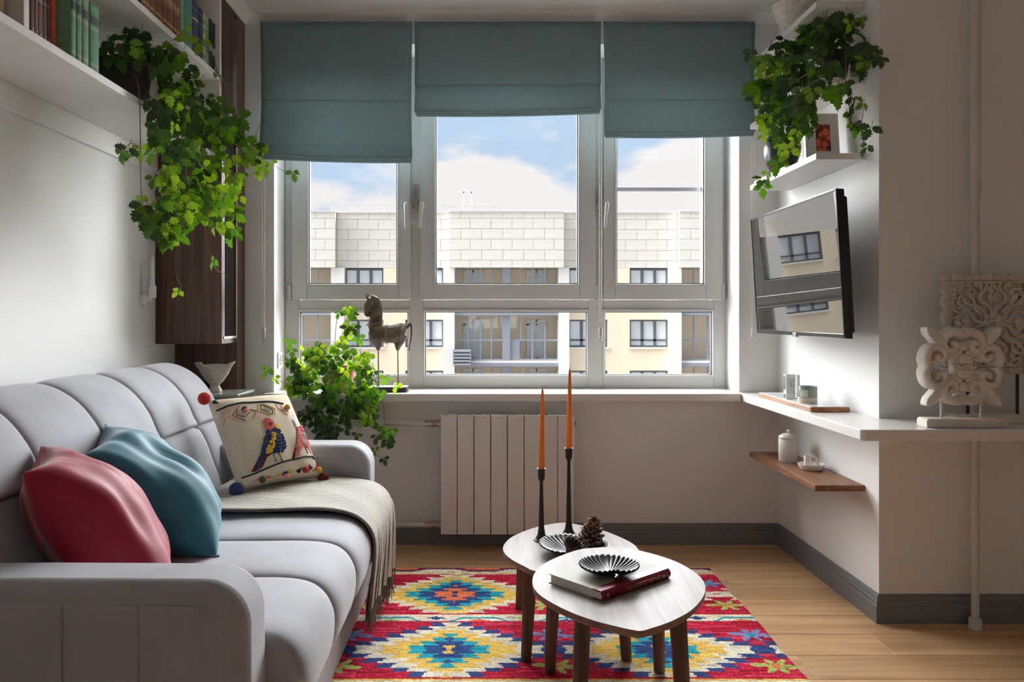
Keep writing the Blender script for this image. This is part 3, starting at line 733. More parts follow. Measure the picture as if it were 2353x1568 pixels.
# ---- narrow glass side table behind the sofa and the stoneware bowl on it
tb_ = thing('side_table', 'grey glass side table squeezed between sofa back and walnut panel', 'table', (-1.27, 3.66, 0))
zt_ = CAMZ - (903 - CY) / (FPX / 3.62)
m_mir = mat('grey_mirror_glass', (112, 112, 106), .12, .55)
MB().box(-1.44, -1.098, 3.54, 3.80, zt_ - .012, zt_).build('top', mat('green_grey_glass', (150, 152, 142), .15, spec=.6), tb_, bevel=.002)
MB().box(-1.43, -1.106, 3.55, 3.79, zt_ - .16, zt_ - .0125).build('apron', m_mir, tb_, bevel=.002)
for x in (-1.42, -1.116 - .025):
    for y in (3.56, 3.755): MB().box(x, x + .025, y, y + .025, .0, zt_ - .16).build('leg', m_mir, tb_, bevel=.002)
m_stoneware = mat('stoneware_glaze', (186, 178, 164), .4, spec=.45, var=.12, vs=(40, 40, 40), bump=.15, bs=(120, 120, 120))
bc = P(494, 903, 3.66); bc.z = zt_
def bowlfn(p, a, r, z):
    k = max(0, (z - .06) / .07); dz = k * (.010 * math.sin(2 * a + .9) + .007 * math.sin(3 * a + 2))
    sc_ = 1 + k * .16 * math.cos(4 * a)
    return Vector((bc.x + (p.x - bc.x) * sc_, bc.y + (p.y - bc.y) * sc_, p.z + dz))
so = MB().lathe([(.001, 0), (.030, 0), (.032, .008), (.022, .024), (.022, .034), (.040, .052), (.060, .082), (.068, .104), (.080, .122), (.083, .128), (.077, .127), (.060, .104), (.038, .070), (.001, .058)], bc, 44, fn=bowlfn).build('stoneware_bowl', m_stoneware, smooth=60)
tag(so, 'beige stoneware footed bowl with wavy square rim on side table', 'bowl')

# ------------------------------------------------------------------ sofa
sf = thing('sofa', 'light grey velvet sofa with channel-tufted seat and back', 'sofa', (-1.0, 2.45, .013))
def inside(p, poly):
    r = False; j = len(poly) - 1
    for i in range(len(poly)):
        if (poly[i][1] > p[1]) != (poly[j][1] > p[1]) and p[0] < (poly[j][0] - poly[i][0]) * (p[1] - poly[i][1]) / (poly[j][1] - poly[i][1]) + poly[i][0]: r = not r
        j = i
    return r
SOFT = []
def in_sofa(p):
    if p.x < -.45 and p.z < .612 and (1.534 < p.y < 1.684 or 3.166 < p.y < 3.336): return True
    return any(ya <= p.y <= yb and inside((p.x, p.z), pl) for ya, yb, pl in SOFT)
def section(prof, ya, yb, d, name, pts=5, n=14, power=5):
    pr = [Vector((x, 0, z)) for x, z in prof]; pr = catmull(pr, pts, True)
    c = sum(pr, Vector()) / len(pr); rs = []
    for i in range(n + 1):
        t = i / n; t = .5 - .5 * math.cos(math.pi * t); e = abs(2 * t - 1)
        ins = d * (1 - max(0, 1 - e ** power) ** .5)
        ring = []
        for p in pr:
            v = p - c; l = v.length
            q = c + v * ((l - ins) / l)
            ring.append((q.x, ya + (yb - ya) * t, q.z))
        rs.append(ring)
    SOFT.append((ya, yb, [(p.x, p.z) for p in pr]))
    return MB().rings(rs).build(name, m_velvet, sf, smooth=60)
SEATP = [(-1.06, .27), (-1.06, .43), (-.97, .452), (-.80, .464), (-.62, .468), (-.48, .462), (-.412, .438), (-.378, .385), (-.376, .325), (-.392, .272), (-.43, .245), (-.60, .24), (-.9, .24)]
sy = [1.684, 2.04, 2.37, 2.70, 3.02, 3.165]
for a, c_ in zip(sy[:-1], sy[1:]): section(SEATP, a + .0005, c_ - .0005, .02, 'seat_section')
BACKP = [(-1.42, .30), (-1.458, .55), (-1.462, .78), (-1.43, .885), (-1.36, .928), (-1.29, .922), (-1.215, .878), (-1.155, .808), (-1.122, .742), (-1.106, .712), (-1.118, .698), (-1.094, .684), (-1.066, .63), (-1.04, .55), (-1.01, .46), (-1.0, .36), (-1.06, .29), (-1.25, .27)]
by = [1.60, 2.03, 2.39, 2.75, 3.10, 3.385]
for a, c_ in zip(by[:-1], by[1:]): section(BACKP, a + .0005, c_ - .0005, .022, 'back_section')
# base, drawer front
m_vel2 = m_velvet
MB().box(-1.42, -.47, 1.66, 3.18, .135, .30).build('base', m_velvet, sf, bevel=.012, seg=3)
for a, c_ in zip(sy[:-1], sy[1:]): MB().box(-.478, -.446, a + .002, c_ - .002, .142, .262).build('base_panel', m_velvet, sf, bevel=.012, seg=3)
MB().box(-1.42, -.462, 1.665, 3.175, .0135, .130).build('drawer_front', m_velvet, sf, bevel=.018, seg=3)
# arms
def arm(ya, yb, near):
    pts = [(-1.44, .014), (-.475, .014)]
    rr = .085; cx_, cz2 = -.462 - rr, .61 - rr
    pts += [(-.462, .12), (-.457, .3)]
    for k in range(9):
        a = math.pi / 2 * k / 8; pts.append((cx_ + rr * math.cos(a) + .004 * (1 - k / 8), cz2 + rr * math.sin(a)))
    pts += [(-.9, .612), (-1.44, .608)]
    ao = MB().prism(pts, lambda p: (p[0], ya, p[1]), lambda p: (p[0], yb, p[1])).build('arm', m_velvet, sf, smooth=50, bevel=.028, seg=4)
    # inset side panels, three per face
    i_ = .042
    xs_ = [-1.40, -.99, -.8126, -.6655]
    yq = ya if near else ya
    for k in range(4):
        a = xs_[k]; c_ = xs_[k + 1] if k < 3 else -.462 - i_
        top = .61 - i_
        if k < 3: poly = [(a + .001, .03), (c_ - .001, .03), (c_ - .001, top), (a + .001, top)]
        else:
            q = .055; poly = [(a + .001, .03), (c_, .03)] + [(c_ - q + q * math.cos(math.pi / 2 * j / 6), top - q + q * math.sin(math.pi / 2 * j / 6)) for j in range(7)] + [(a + .001, top)]
        MB().prism(poly, lambda p: (p[0], ya - .004, p[1]), lambda p: (p[0], ya + .03, p[1])).build('side_panel', m_velvet, ao, bevel=.004, seg=2)
arm(1.535, 1.682, True)
arm(3.168, 3.335, False)

# ---- throw
def thpath(n=70):
    p = [Vector((x, 0, z)) for x, z in [(-.985, .486), (-.9, .482), (-.78, .484), (-.62, .486), (-.48, .480), (-.408, .455), (-.368, .40), (-.362, .33), (-.366, .26), (-.372, .19), (-.376, .145)]]
    return catmull(p, 8)
TP = thpath(); TY0, TY1 = 2.625, 3.13
m_throw = None
def throwmat():
    m = mat('striped_wool', (214, 208, 198), .95, spec=.1, bump=.4, bs=(700, 700, 700)); t = m.node_tree; b_ = t.nodes['Principled BSDF']
    at = N(t, 'ShaderNodeAttribute'); at.attribute_name = 'across'
    w1 = N(t, 'ShaderNodeMath'); w1.operation = 'MULTIPLY'; w1.inputs[1].default_value = 27.0; L(t, at.outputs['Fac'], w1.inputs[0])
    f1 = N(t, 'ShaderNodeMath'); f1.operation = 'FRACT'; L(t, w1.outputs[0], f1.inputs[0])
    tcn = N(t, 'ShaderNodeTexCoord'); n1 = N(t, 'ShaderNodeTexNoise'); n1.inputs['Scale'].default_value = 260; L(t, tcn.outputs['Object'], n1.inputs['Vector'])
    ad_ = N(t, 'ShaderNodeMath'); ad_.operation = 'MULTIPLY_ADD'; ad_.inputs[1].default_value = .35; L(t, n1.outputs['Fac'], ad_.inputs[0]); L(t, f1.outputs[0], ad_.inputs[2])
    r = N(t, 'ShaderNodeValToRGB'); e = r.color_ramp.elements
    e[0].position = .36; e[0].color = lin((84, 80, 76)); e[1].position = .52; e[1].color = lin((222, 216, 206))
    e3 = r.color_ramp.elements.new(.98); e3.color = lin((222, 216, 206)); e4 = r.color_ramp.elements.new(1.0); e4.color = lin((150, 142, 134))
    L(t, ad_.outputs[0], r.inputs[0]); L(t, r.outputs[0], b_.inputs['Base Color']); return m
m_throw = throwmat()
nU, nV = 110, len(TP) - 1
def thfn(u, v):
    i = min(int(v * nV), nV); p = TP[i]; y = TY0 + (TY1 - TY0) * u
    h = max(0, (.42 - p.z) / .28) if p.x > -.42 else 0
    rip = h * (.010 * math.sin(u * 26) + .008 * math.sin(u * 57 + 1.0))
    yy_ = y + h * (.5 - u) * .06 + h * .006 * math.sin(u * 40)
    wv = .004 * math.sin(u * 7 + p.x * 9)
    back = (1 - min(1, (p.x + .985) / .3)) * .02
    sagz = 0 if h else .002 * math.sin(u * 14 + p.x * 20) + .0025
    return (p.x + rip + h * (.012 - .028 * (1 - u)), yy_ + wv, p.z + sagz)
tm = MB().grid(thfn, nU, nV)
tho = thing('throw_blanket', 'cream and grey striped fringed throw draped over the sofa seat', 'blanket', (-.6, 2.9, .15))
to = tm.build('cloth', m_throw, tho, smooth=70, solid=.007, fixn=False)
at = to.data.attributes.new('across', 'FLOAT', 'POINT')
at.data.foreach_set('value', [(i % (nU + 1)) / nU for i in range(len(to.data.vertices))])
MB().tube([Vector(thfn(0, v / nV)) + Vector((0, -.002, 0)) for v in range(nV + 1)], .0065, 6).build('edge_binding', mat('taupe_binding', (112, 104, 94), .95), tho, smooth=60)
fm = MB(); random.seed(5)
for k in range(90):
    u = (k + .5) / 90; p = Vector(thfn(u, 1)); l = rnd(.045, .085)
    e = p + Vector((rnd(-.012, .012), rnd(-.010, .010), -l)); mdp = (p + e) / 2 + Vector((rnd(-.004, .004), rnd(-.005, .005), 0))
    fm.tube([p + Vector((0, 0, .004)), mdp, e], [.0032, .0028, .0014], 5)
fo_ = fm.build('fringe', mat('fringe_wool', (120, 112, 104), .95), tho, smooth=60); fo_['kind'] = 'stuff'

# ------------------------------------------------------------------ cushions
def pillow_frame(A, B, D, grow=1.0):
    """A,B,D corners: e1 = A->B, e2 = A->D"""
    A, B, D = Vector(A), Vector(B), Vector(D); c = (B + D) / 2
    e1 = (B - A) / 2 * grow; e2 = (D - A) / 2 * grow
    n = e1.cross(e2).normalized()
    return c, e1, e2, n
def pillow_fn(w, h, T, pinch=.10, wr=.0, seed=0, pw=.42):
    def S(u, v, side, off=0.0):
        # edges bow inwards between pointed corners
        x = w * u * (1 - pinch * math.cos(v * math.pi / 2) * abs(u) ** 2.5)
        y = h * v * (1 - pinch * math.cos(u * math.pi / 2) * abs(v) ** 2.5)
        e = max(0, (1 - u * u)) * max(0, (1 - v * v))
        t = T * e ** pw
        if wr:
            q = noise.noise(Vector((u * 1.6 + seed, v * 1.6, side * 3.1 + seed)))
            rr_ = noise.noise(Vector((u * 3.5 + seed * 2, v * 1.2 + u * 1.5, side * 5.7)))
            t *= 1 + wr * q + wr * .55 * rr_
        q_ = Vector((x, y, side * t))
        if off:
            h_ = .02; uu, vv = max(-.95, min(.95, u)), max(-.95, min(.95, v)); p0 = S(uu, vv, side)
            n_ = (S(uu + h_, vv, side) - p0).cross(S(uu, vv + h_, side) - p0); n_.normalize(); q_ = q_ + n_ * off * side
        return q_
    return S
def make_pillow(name, label, A, B, D, T, m, wr, seed, flip=False, pinch=.10, pw=.42, n=44):
    c, e1, e2, nn = pillow_frame(A, B, D)
    ax, az = e1.normalized(), nn; ay = az.cross(ax)
    Mx = Matrix((ax, ay, az)).transposed().to_4x4(); Mx.translation = c
    o = bpy.data.objects.new(name, None); COL.objects.link(o); o.matrix_world = Mx; o['label'] = label; o['category'] = 'cushion'; ORG[o] = Vector((0, 0, 0))
    w, h = e1.length, e2.length
    S = pillow_fn(w, h, T, pinch, wr, seed, pw)
    mb = MB()
    for side in (1, -1):
        def f(a, b_):
            u = math.sin((a - .5) * math.pi); v = math.sin((b_ - .5) * math.pi)
            p = S(u, v, side); return p if side > 0 else p
        mb.grid(f, n, n)
    bo = mb.build('cover', m, o, smooth=80)
    import bmesh
    bm = bmesh.new(); bm.from_mesh(bo.data); bmesh.ops.remove_doubles(bm, verts=bm.verts, dist=.0004); bmesh.ops.recalc_face_normals(bm, faces=bm.faces); bm.to_mesh(bo.data); bm.free()
    def press(q):                                # the cushion gives way where the sofa pushes into it
        q = Mx @ q; n_ = 0
        while n_ < 40 and in_sofa(q): q = q + Vector((.0024, 0, .0032)); n_ += 1
        return Mx.inverted() @ q
    for v_ in bo.data.vertices: v_.co = press(v_.co)
    pts = []
    for k in range(4 * 24):
        s_ = k // 24; t = math.sin(((k % 24) / 24 - .5) * math.pi)
        u, v = [(t, -1), (1, t), (-t, 1), (-1, -t)][s_]; pts.append(press(S(u, v, 1)))
    pts.append(pts[0]); 
    global PMX
    PMX = Mx
    return o, S, w, h, pts
def velv(name, rgb): return mat(name, rgb, .55, spec=.25, var=.12, vs=(14, 14, 14), bump=.1, bs=(900, 900, 900), sheen=.35)
po, S, w, h, pts = make_pillow('cushion', 'crimson velvet cushion leaning on the sofa back by the near arm', (-1.018, 1.80, .775), (-1.16, 2.12, .78), (-.715, 1.755, .448), .112, velv('crimson_velvet', (150, 28, 52)), .30, 1.3)
MB().tube(pts, .002, 6).build('seam', MATS['crimson_velvet'], po, smooth=60)
po, S, w, h, pts = make_pillow('cushion', 'teal blue velvet cushion behind the crimson one', (-1.055, 2.15, .757), (-1.165, 2.50, .785), (-.722, 2.085, .462), .110, velv('teal_velvet', (50, 110, 128)), .34, 4.1)
MB().tube(pts, .002, 6).build('seam', MATS['teal_velvet'], po, smooth=60)

# embroidered cushion
BLp, BRp, TLp, TRp = Vector((562, 1126)), Vector((742, 1092)), Vector((468, 922)), Vector((650, 926))
BL3, BR3, TL3 = Vector((-.868, 2.87, .505)), Vector((-.628, 3.10, .508)), Vector((-1.066, 3.02, .80))
m_linen = mat('cream_linen', (216, 202, 178), .9, spec=.1, var=.08, vs=(400, 60, 60), bump=.4, bs=(500, 500, 500))
po, S, w, h, pts = make_pillow('cushion', 'cream embroidered cushion with tufted birds and pom-poms', BL3, BR3, TL3, .075, m_linen, .12, 2.2, pinch=.05, pw=.36)
def uvpx(X, Y):
    """zoomed crop position -> cushion (u,v)"""
    tx, ty = 420 + X / 4.127, 860 + Y / 4.127
    def pr(u, v):
        q = PMX @ S0(u, v, 1); return CX + q.x / q.y * FPX, CY - (q.z - CAMZ) / q.y * FPX
    u = v = 0.0
    for _ in range(10):
        x, y = pr(u, v); h_ = .01; xu, yu = pr(u + h_, v); xv, yv = pr(u, v + h_)
        a, b_, c_, d_ = (xu - x) / h_, (xv - x) / h_, (yu - y) / h_, (yv - y) / h_
        det = a * d_ - b_ * c_
        if abs(det) < 1e-6: break
        rx_, ry_ = tx - x, ty - y
        u = max(-.97, min(.97, u + .8 * (rx_ * d_ - ry_ * b_) / det)); v = max(-.97, min(.97, v + .8 * (a * ry_ - c_ * rx_) / det))
    global RESID
    x, y = pr(u, v); RESID = abs(x - tx) + abs(y - ty)
    return u, v
S0 = pillow_fn(w, h, .075, .05, 0, 0, .36)
EM = dict(coral=(206, 96, 84), navy=(58, 70, 110), yellow=(224, 178, 60), maroon=(112, 44, 46), pink=(226, 140, 134), grey=(150, 148, 140), red=(196, 60, 56), dark=(58, 48, 50), slate=(44, 58, 66), lilac=(104, 110, 164), olive=(86, 84, 58), brown=(84, 56, 50))
def em(c): return mat('yarn_' + c, EM[c], .95, spec=.1, var=.12, vs=(200, 200, 200), sheen=.3)
def patch(poly, c, name, off=.0012):
    cx_ = sum(p[0] for p in poly) / len(poly); cy2 = sum(p[1] for p in poly) / len(poly)
    dn = []
    for i in range(len(poly)):
        a, b_ = poly[i], poly[(i + 1) % len(poly)]
        for k in range(3): dn.append((a[0] + (b_[0] - a[0]) * k / 3, a[1] + (b_[1] - a[1]) * k / 3))
    rs = [[S(*uvpx(cx_ + (p[0] - cx_) * k, cy2 + (p[1] - cy2) * k), 1, off) for p in dn] for k in (1, .7, .35, .03)]
    MB().rings(rs, True, False).build(name, em(c), po, smooth=60)
def tufts(poly, c, name, n, r=.0042):
    mb = MB(); x0_, x1_ = min(p[0] for p in poly), max(p[0] for p in poly); y0_, y1_ = min(p[1] for p in poly), max(p[1] for p in poly); k = 0; g = 0
    while k < n and g < n * 8:
        g += 1; q = (rnd(x0_, x1_), rnd(y0_, y1_))
        if inside(q, poly):
            uv_ = uvpx(*q)
            if abs(uv_[0]) > .965 or RESID > 3: continue
            mb.ico(S(*uv_, 1, r * rnd(.2, 1.0)), r * rnd(.7, 1.2), 0); k += 1
    mb.build(name, em(c), po, smooth=60)['kind'] = 'stuff'
def line(ptsz, c, name, r=.0022):
    d = []
    for a, b_ in zip(ptsz[:-1], ptsz[1:]):
        m_ = max(2, int(math.hypot(b_[0] - a[0], b_[1] - a[1]) / 25))
        for k in range(m_): d.append((a[0] + (b_[0] - a[0]) * k / m_, a[1] + (b_[1] - a[1]) * k / m_))
    d.append(ptsz[-1])
    MB().tube([S(*uvpx(*p), 1, r * .4) for p in d], r, 6).build(name, em(c), po, smooth=60)
def pom(X, Y, r, c, c2=None, lift=.0):
    p = S(*uvpx(X, Y), 1, lift); mb = MB()
    for k in range(150):
        z = 1 - 2 * (k + .5) / 150; a = k * 2.39996; q = math.sqrt(1 - z * z); d = Vector((q * math.cos(a), q * math.sin(a), z))
        mb.ico(p + d * r * rnd(.72, .86), r * .24, 0, mi=1 if (c2 and d.y < -.1) else 0)
    mb.ico(p, r * .74, 1)
    mb.build('pompom', [em(c), em(c2 or c)], po, smooth=60)
random.seed(11)
line([(268, 378), (330, 345), (430, 300), (560, 275), (720, 268), (850, 268), (950, 288)], 'slate', 'cord', .0034)
line([(560, 985), (700, 935), (850, 872), (1000, 822), (1150, 788), (1275, 782)], 'slate', 'cord', .0034)
# first bird
patch([(648, 930), (690, 850), (740, 770), (800, 740), (860, 745), (800, 790), (760, 880), (700, 920)], 'maroon', 'bird_tail')
patch([(755, 440), (780, 422), (820, 425), (855, 450), (885, 500), (890, 518), (840, 522), (800, 540), (768, 495)], 'coral', 'bird_head', .002)
patch([(873, 472), (912, 482), (940, 505), (893, 516)], 'yellow', 'bird_beak')
patch([(814, 466), (828, 462), (842, 476), (836, 492), (820, 492)], 'dark', 'bird_eye', .003)
tufts([(798, 538), (890, 510), (930, 540), (968, 615), (978, 690), (940, 742), (880, 750), (832, 745), (795, 752), (760, 800), (722, 890), (690, 912), (702, 850), (742, 755), (768, 640)], 'navy', 'bird_body', 620)
tufts([(845, 560), (876, 568), (872, 640), (842, 742), (793, 756), (800, 710), (832, 640)], 'yellow', 'bird_wing', 150, .0055)
for a in ((850, 752), (905, 750)):
    line([a, (a[0] + 28, a[1] + 60)], 'brown', 'bird_leg', .0014); q = (a[0] + 28, a[1] + 60)
    for d in (-14, 2, 16): line([q, (q[0] + d, q[1] + 20)], 'brown', 'bird_leg', .001)
# second bird
patch([(1032, 424), (1050, 440), (1080, 492), (1068, 505), (1046, 460)], 'lilac', 'bird_head', .002)
patch([(1034, 800), (1065, 690), (1080, 640), (1120, 690), (1105, 760), (1080, 808), (1045, 812)], 'maroon', 'bird_tail')
tufts([(1080, 505), (1125, 492), (1160, 560), (1208, 620), (1222, 690), (1185, 705), (1132, 680), (1108, 735), (1085, 795), (1058, 790), (1070, 690), (1086, 600)], 'pink', 'bird_body', 380)
tufts([(1125, 555), (1150, 570), (1158, 660), (1130, 675), (1120, 620)], 'grey', 'bird_wing', 60, .0052)
for a in ((1155, 695), (1188, 700)): line([a, (a[0] + 28, a[1] + 58)], 'red', 'bird_leg', .0018)
# diamonds and chevrons
line([(535, 300), (470, 385), (605, 440)], 'red', 'stitch', .0016); line([(640, 335), (700, 350), (665, 425)], 'red', 'stitch', .0016)
line([(455, 330), (432, 400), (520, 432)], 'pink', 'stitch', .0014); line([(520, 340), (510, 380), (590, 402), (640, 360)], 'dark', 'stitch', .0014)
line([(345, 402), (408, 418), (382, 490)], 'yellow', 'stitch', .0016)
line([(716, 292), (714, 350), (830, 398)], 'yellow', 'stitch', .0016); line([(760, 290), (865, 330), (872, 392)], 'yellow', 'stitch', .0016)
line([(740, 292), (738, 335), (845, 392), (852, 345), (740, 292)], 'slate', 'stitch', .0014)
patch([(765, 312), (822, 325), (826, 358), (770, 340)], 'grey', 'stitch_patch')
line([(878, 290), (900, 330), (990, 390)], 'pink', 'stitch', .0014); line([(930, 300), (935, 345), (1000, 362)], 'red', 'stitch', .0014)
patch([(262, 288), (300, 235), (348, 278)], 'slate', 'stitch_patch')
for c_, tri in (('pink', [(660, 1060), (720, 1010), (715, 1095)]), ('coral', [(785, 990), (850, 1015), (800, 1070)]), ('yellow', [(885, 1000), (930, 960), (925, 1030)]), ('yellow', [(1000, 935), (1040, 965), (995, 1000)]),
                ('dark', [(1070, 950), (1130, 915), (1105, 985)]), ('dark', [(1188, 890), (1232, 922), (1190, 955)]), ('red', [(1255, 915), (1300, 880), (1300, 965)])):
    patch([(x, y - 34) for x, y in tri], c_, 'stitch_patch', .002)
pom(745, 1014, .0125, 'olive', None, .006); pom(968, 951, .0125, 'navy', 'pink', .006); pom(1158, 906, .0125, 'red', None, .006); pom(1318, 900, .0125, 'yellow', None, .004)
pom(585, 345, .0125, 'navy', 'pink', .006); pom(980, 328, .0115, 'yellow', None, .006)
for corner, c_, r in (((-1, 1), 'red', .024), ((-1, -.93), 'navy', .026), ((1, -1), 'maroon', .022)):
    p = S(corner[0], corner[1], 1) ; p = p * (1 + .018 / p.length); mb = MB()
    for k in range(260):
        z = 1 - 2 * (k + .5) / 260; a = k * 2.39996; q = math.sqrt(1 - z * z); d = Vector((q * math.cos(a), q * math.sin(a), z))
        mb.ico(p + d * r * rnd(.8, .9), r * .17, 0)
    mb.ico(p, r * .82, 1)
    mb.build('pompom', em(c_), po, smooth=60)
# ------------------------------------------------------------------ right niche: shelves, TV, small things
SHY0, SHY1 = 3.035, 3.79
ZSH = [1.747, 2.037, 2.326]
names = ['white floating shelf above the television, lowest of three', 'middle white floating shelf carrying the black ivy pot', 'top white floating shelf carrying the speckled vase']
for z, lb in zip(ZSH, names):
    tag(MB().box(1.262, XR - .001, SHY0, SHY1, z - .024, z).build('floating_shelf', m_white, bevel=.0015), lb, 'shelf', 'white floating shelves')
ZWS = .48
tag(MB().box(1.259, XR - .001, SHY0, SHY1, ZWS - .023, ZWS).build('wall_shelf', m_walnut_y, bevel=.0015), 'walnut floating shelf below the stone counter', 'shelf')

# television
H = .545; yn, yf = FPX * H / 345.5 , FPX * H / 261.2
tv = thing('television', 'black flat television on a wall arm, tilted down', 'television', (1.30, (yn + yf) / 2, 1.047))
xt = 2.335 * H; tilt = .032
ztop = CAMZ + (CY - 504.5) / (FPX / yf); zbt = ztop - H
def tvp(y, q, d): # q 0 bottom..1 top, d depth behind the screen
    return Vector((xt + tilt * (1 - q) + d, y, zbt + H * q - d * .06))
def slab(mb, ya, yb, qa, qb, da, db):
    mb.add([tvp(ya, qa, da), tvp(yb, qa, da), tvp(yb, qb, da), tvp(ya, qb, da), tvp(ya, qa, db), tvp(yb, qa, db), tvp(yb, qb, db), tvp(ya, qb, db)],
           [(0, 1, 2, 3), (7, 6, 5, 4), (0, 4, 5, 1), (1, 5, 6, 2), (2, 6, 7, 3), (3, 7, 4, 0)]); return mb
bz_ = MB(); w_ = .009; hq = .016
slab(bz_, yn, yn + w_, 0, 1, 0, .03); slab(bz_, yf - w_, yf, 0, 1, 0, .03); slab(bz_, yn + w_, yf - w_, 0, .030, 0, .03); slab(bz_, yn + w_, yf - w_, 1 - hq, 1, 0, .03)
m_tvb = mat('glossy_black', (16, 16, 18), .18, spec=.6)
bz_.build('bezel', m_tvb, tv, bevel=.0015)
slab(MB(), yn + w_ - .001, yf - w_ + .001, .029, 1 - hq + .002, .002, .02).build('screen', mat('tv_screen', (10, 10, 12), .015, spec=.5, ior=3.4), tv)
slab(MB(), yn + .02, yf - .02, .04, .96, .03, .05).build('rear_housing', m_black, tv, bevel=.006)
slab(MB(), (yn + yf) / 2 - .018, (yn + yf) / 2 + .018, -.012, .022, -.003, .01).build('badge', mat('silver_badge', (170, 170, 172), .3, .8), tv, bevel=.002)
ym = (yn + yf) / 2 + .05
MB().box(xt + .062, xt + .075, ym - .1, ym + .1, 1.2, 1.42).box(xt + .07, XR - .012, ym - .03, ym + .03, 1.28, 1.33).box(XR - .014, XR, ym - .06, ym + .06, 1.2, 1.42).build('wall_arm', m_black, tv)
MB().box(xt + .045, xt + .07, ym - .05, ym + .05, 1.25, 1.36).build('mount_plate', m_black, tv)

# tray with marble inlay on the counter
ZCT = .749
tr = thing('serving_tray', 'long walnut tray with white marble inlay on the counter', 'tray', (1.352, 3.42, ZCT))
def rrect(x0_, x1_, y0_, y1_, r, n=6):
    o = []
    for cx_, cy2, a0 in ((x1_ - r, y1_ - r, 0), (x0_ + r, y1_ - r, 90), (x0_ + r, y0_ + r, 180), (x1_ - r, y0_ + r, 270)):
        for k in range(n + 1): a = R(a0 + 90 * k / n); o.append((cx_ + r * math.cos(a), cy2 + r * math.sin(a)))
    return o
MB().prism(rrect(1.276, 1.432, 3.115, 3.725, .012), lambda p: (p[0], p[1], ZCT), lambda p: (p[0], p[1], ZCT + .0195)).build('board', wood('tray_wood', (120, 78, 52), (176, 124, 86), 'Y', 1.6, .4, rand=False), tr, bevel=.003)
MB().prism(rrect(1.283, 1.425, 3.122, 3.718, .009), lambda p: (p[0], p[1], ZCT + .018), lambda p: (p[0], p[1], ZCT + .0208)).build('marble_inlay', mat('white_marble', (226, 226, 226), .12, var=.06, vs=(14, 7, 14), det=6), tr)
ZT = ZCT + .0208
ck = thing('desk_clock', 'small clear block clock with silver face on the tray', 'clock', (1.325, 3.43, ZT))
MB().box(1.292, 1.352, 3.415, 3.447, ZT, ZT + .104).build('glass_block', glass('crystal', (.88, .90, .90), .25), ck, bevel=.002)
sv = mat('silver_frame', (206, 206, 202), .35, .6)
f_ = rect_frame(MB(), 1.290, 1.330, ZT + .001, ZT + .105, .006, 3.409, 3.415, wt=.018, wb=.024); fo2 = f_.build('frame', sv, ck, bevel=.001)
MB().box(1.296, 1.324, 3.411, 3.4145, ZT + .025, ZT + .087).build('dial', mat('clock_dial', (198, 204, 206), .4), ck)
MB().cyl((1.310, 3.4085, ZT + .056), (1.310, 3.411, ZT + .056), .0022, n=8).box(1.3095, 1.3105, 3.409, 3.4105, ZT + .056, ZT + .078).box(1.310, 1.319, 3.409, 3.4105, ZT + .0555, ZT + .0565).build('clock_hand', m_black, ck)
cc = (1.322, 3.262, ZT)
cu_ = thing('candle_jar', 'ceramic candle jar, green glaze over raw beige base', 'candle', cc)
MB().lathe([(.001, 0), (.036, 0), (.0375, .002), (.0375, .0235)], cc, 32).build('raw_base', mat('raw_clay', (214, 200, 178), .8), cu_, smooth=50)
MB().lathe([(.0376, .0235), (.0378, .066), (.0372, .069), (.034, .069), (.033, .064), (.033, .04), (.001, .04)], cc, 32).build('glazed_rim', mat('sage_glaze', (128, 138, 124), .22, spec=.6), cu_, smooth=50)
MB().lathe([(.001, .0), (.032, .0), (.032, .008), (.001, .010)], (cc[0], cc[1], cc[2] + .041), 24).build('wax', mat('cream_wax', (228, 220, 200), .5), cu_, smooth=40)
lbp = MB(); lbp.grid(lambda u, v: (cc[0] + .0381 * math.cos(R(200 + 50 * u)), cc[1] + .0381 * math.sin(R(200 + 50 * u)), ZT + .026 + .030 * v), 8, 2).build('paper_label', mat('paper', (216, 216, 208), .8, var=.15, vs=(60, 60, 700)), cu_, smooth=60)

# canister and chamberstick
m_cer = mat('matt_white_ceramic', (232, 228, 220), .5, spec=.4)
cc = (1.352, 3.545, ZWS)
cn = thing('canister', 'white ceramic canister with knobbed lid on the walnut shelf', 'canister', cc)
MB().lathe([(.001, 0), (.0405, 0), (.0425, .003), (.0425, .100), (.041, .102), (.001, .102)], cc, 36).build('jar', m_cer, cn, smooth=40)
ld = MB().lathe([(.043, .1025), (.0435, .106), (.040, .113), (.028, .120), (.012, .1245), (.001, .1255)], cc, 36).build('lid', m_cer, cn, smooth=50)
MB().lathe([(.004, .124), (.0045, .127), (.0085, .131), (.009, .135), (.006, .140), (.001, .1415)], cc, 20).build('knob', m_cer, ld, smooth=50)
cc = (1.372, 3.35, ZWS)
cs = thing('chamberstick', 'white ceramic finger candle holder with loop handle on walnut shelf', 'candle holder', cc)
MB().lathe([(.001, 0), (.040, 0), (.045, .004), (.053, .022), (.0535, .025), (.051, .025), (.044, .009), (.001, .008)], cc, 36).build('dish', m_cer, cs, smooth=50)
MB().lathe([(.015, .008), (.0145, .055), (.0135, .058), (.011, .058), (.011, .03), (.001, .03)], (cc[0] - .013, cc[1] + .005, cc[2]), 24).build('candle_cup', m_cer, cs, smooth=50)
MB().tube(catmull([(cc[0] - .004, cc[1] + .002, cc[2] + .055), (cc[0] + .012, cc[1] - .004, cc[2] + .056), (cc[0] + .022, cc[1] - .01, cc[2] + .042), (cc[0] + .026, cc[1] - .014, cc[2] + .02), (cc[0] + .034, cc[1] - .02, cc[2] + .012)], 5), .005, 10, flat=1.3).build('handle', m_cer, cs, smooth=60)

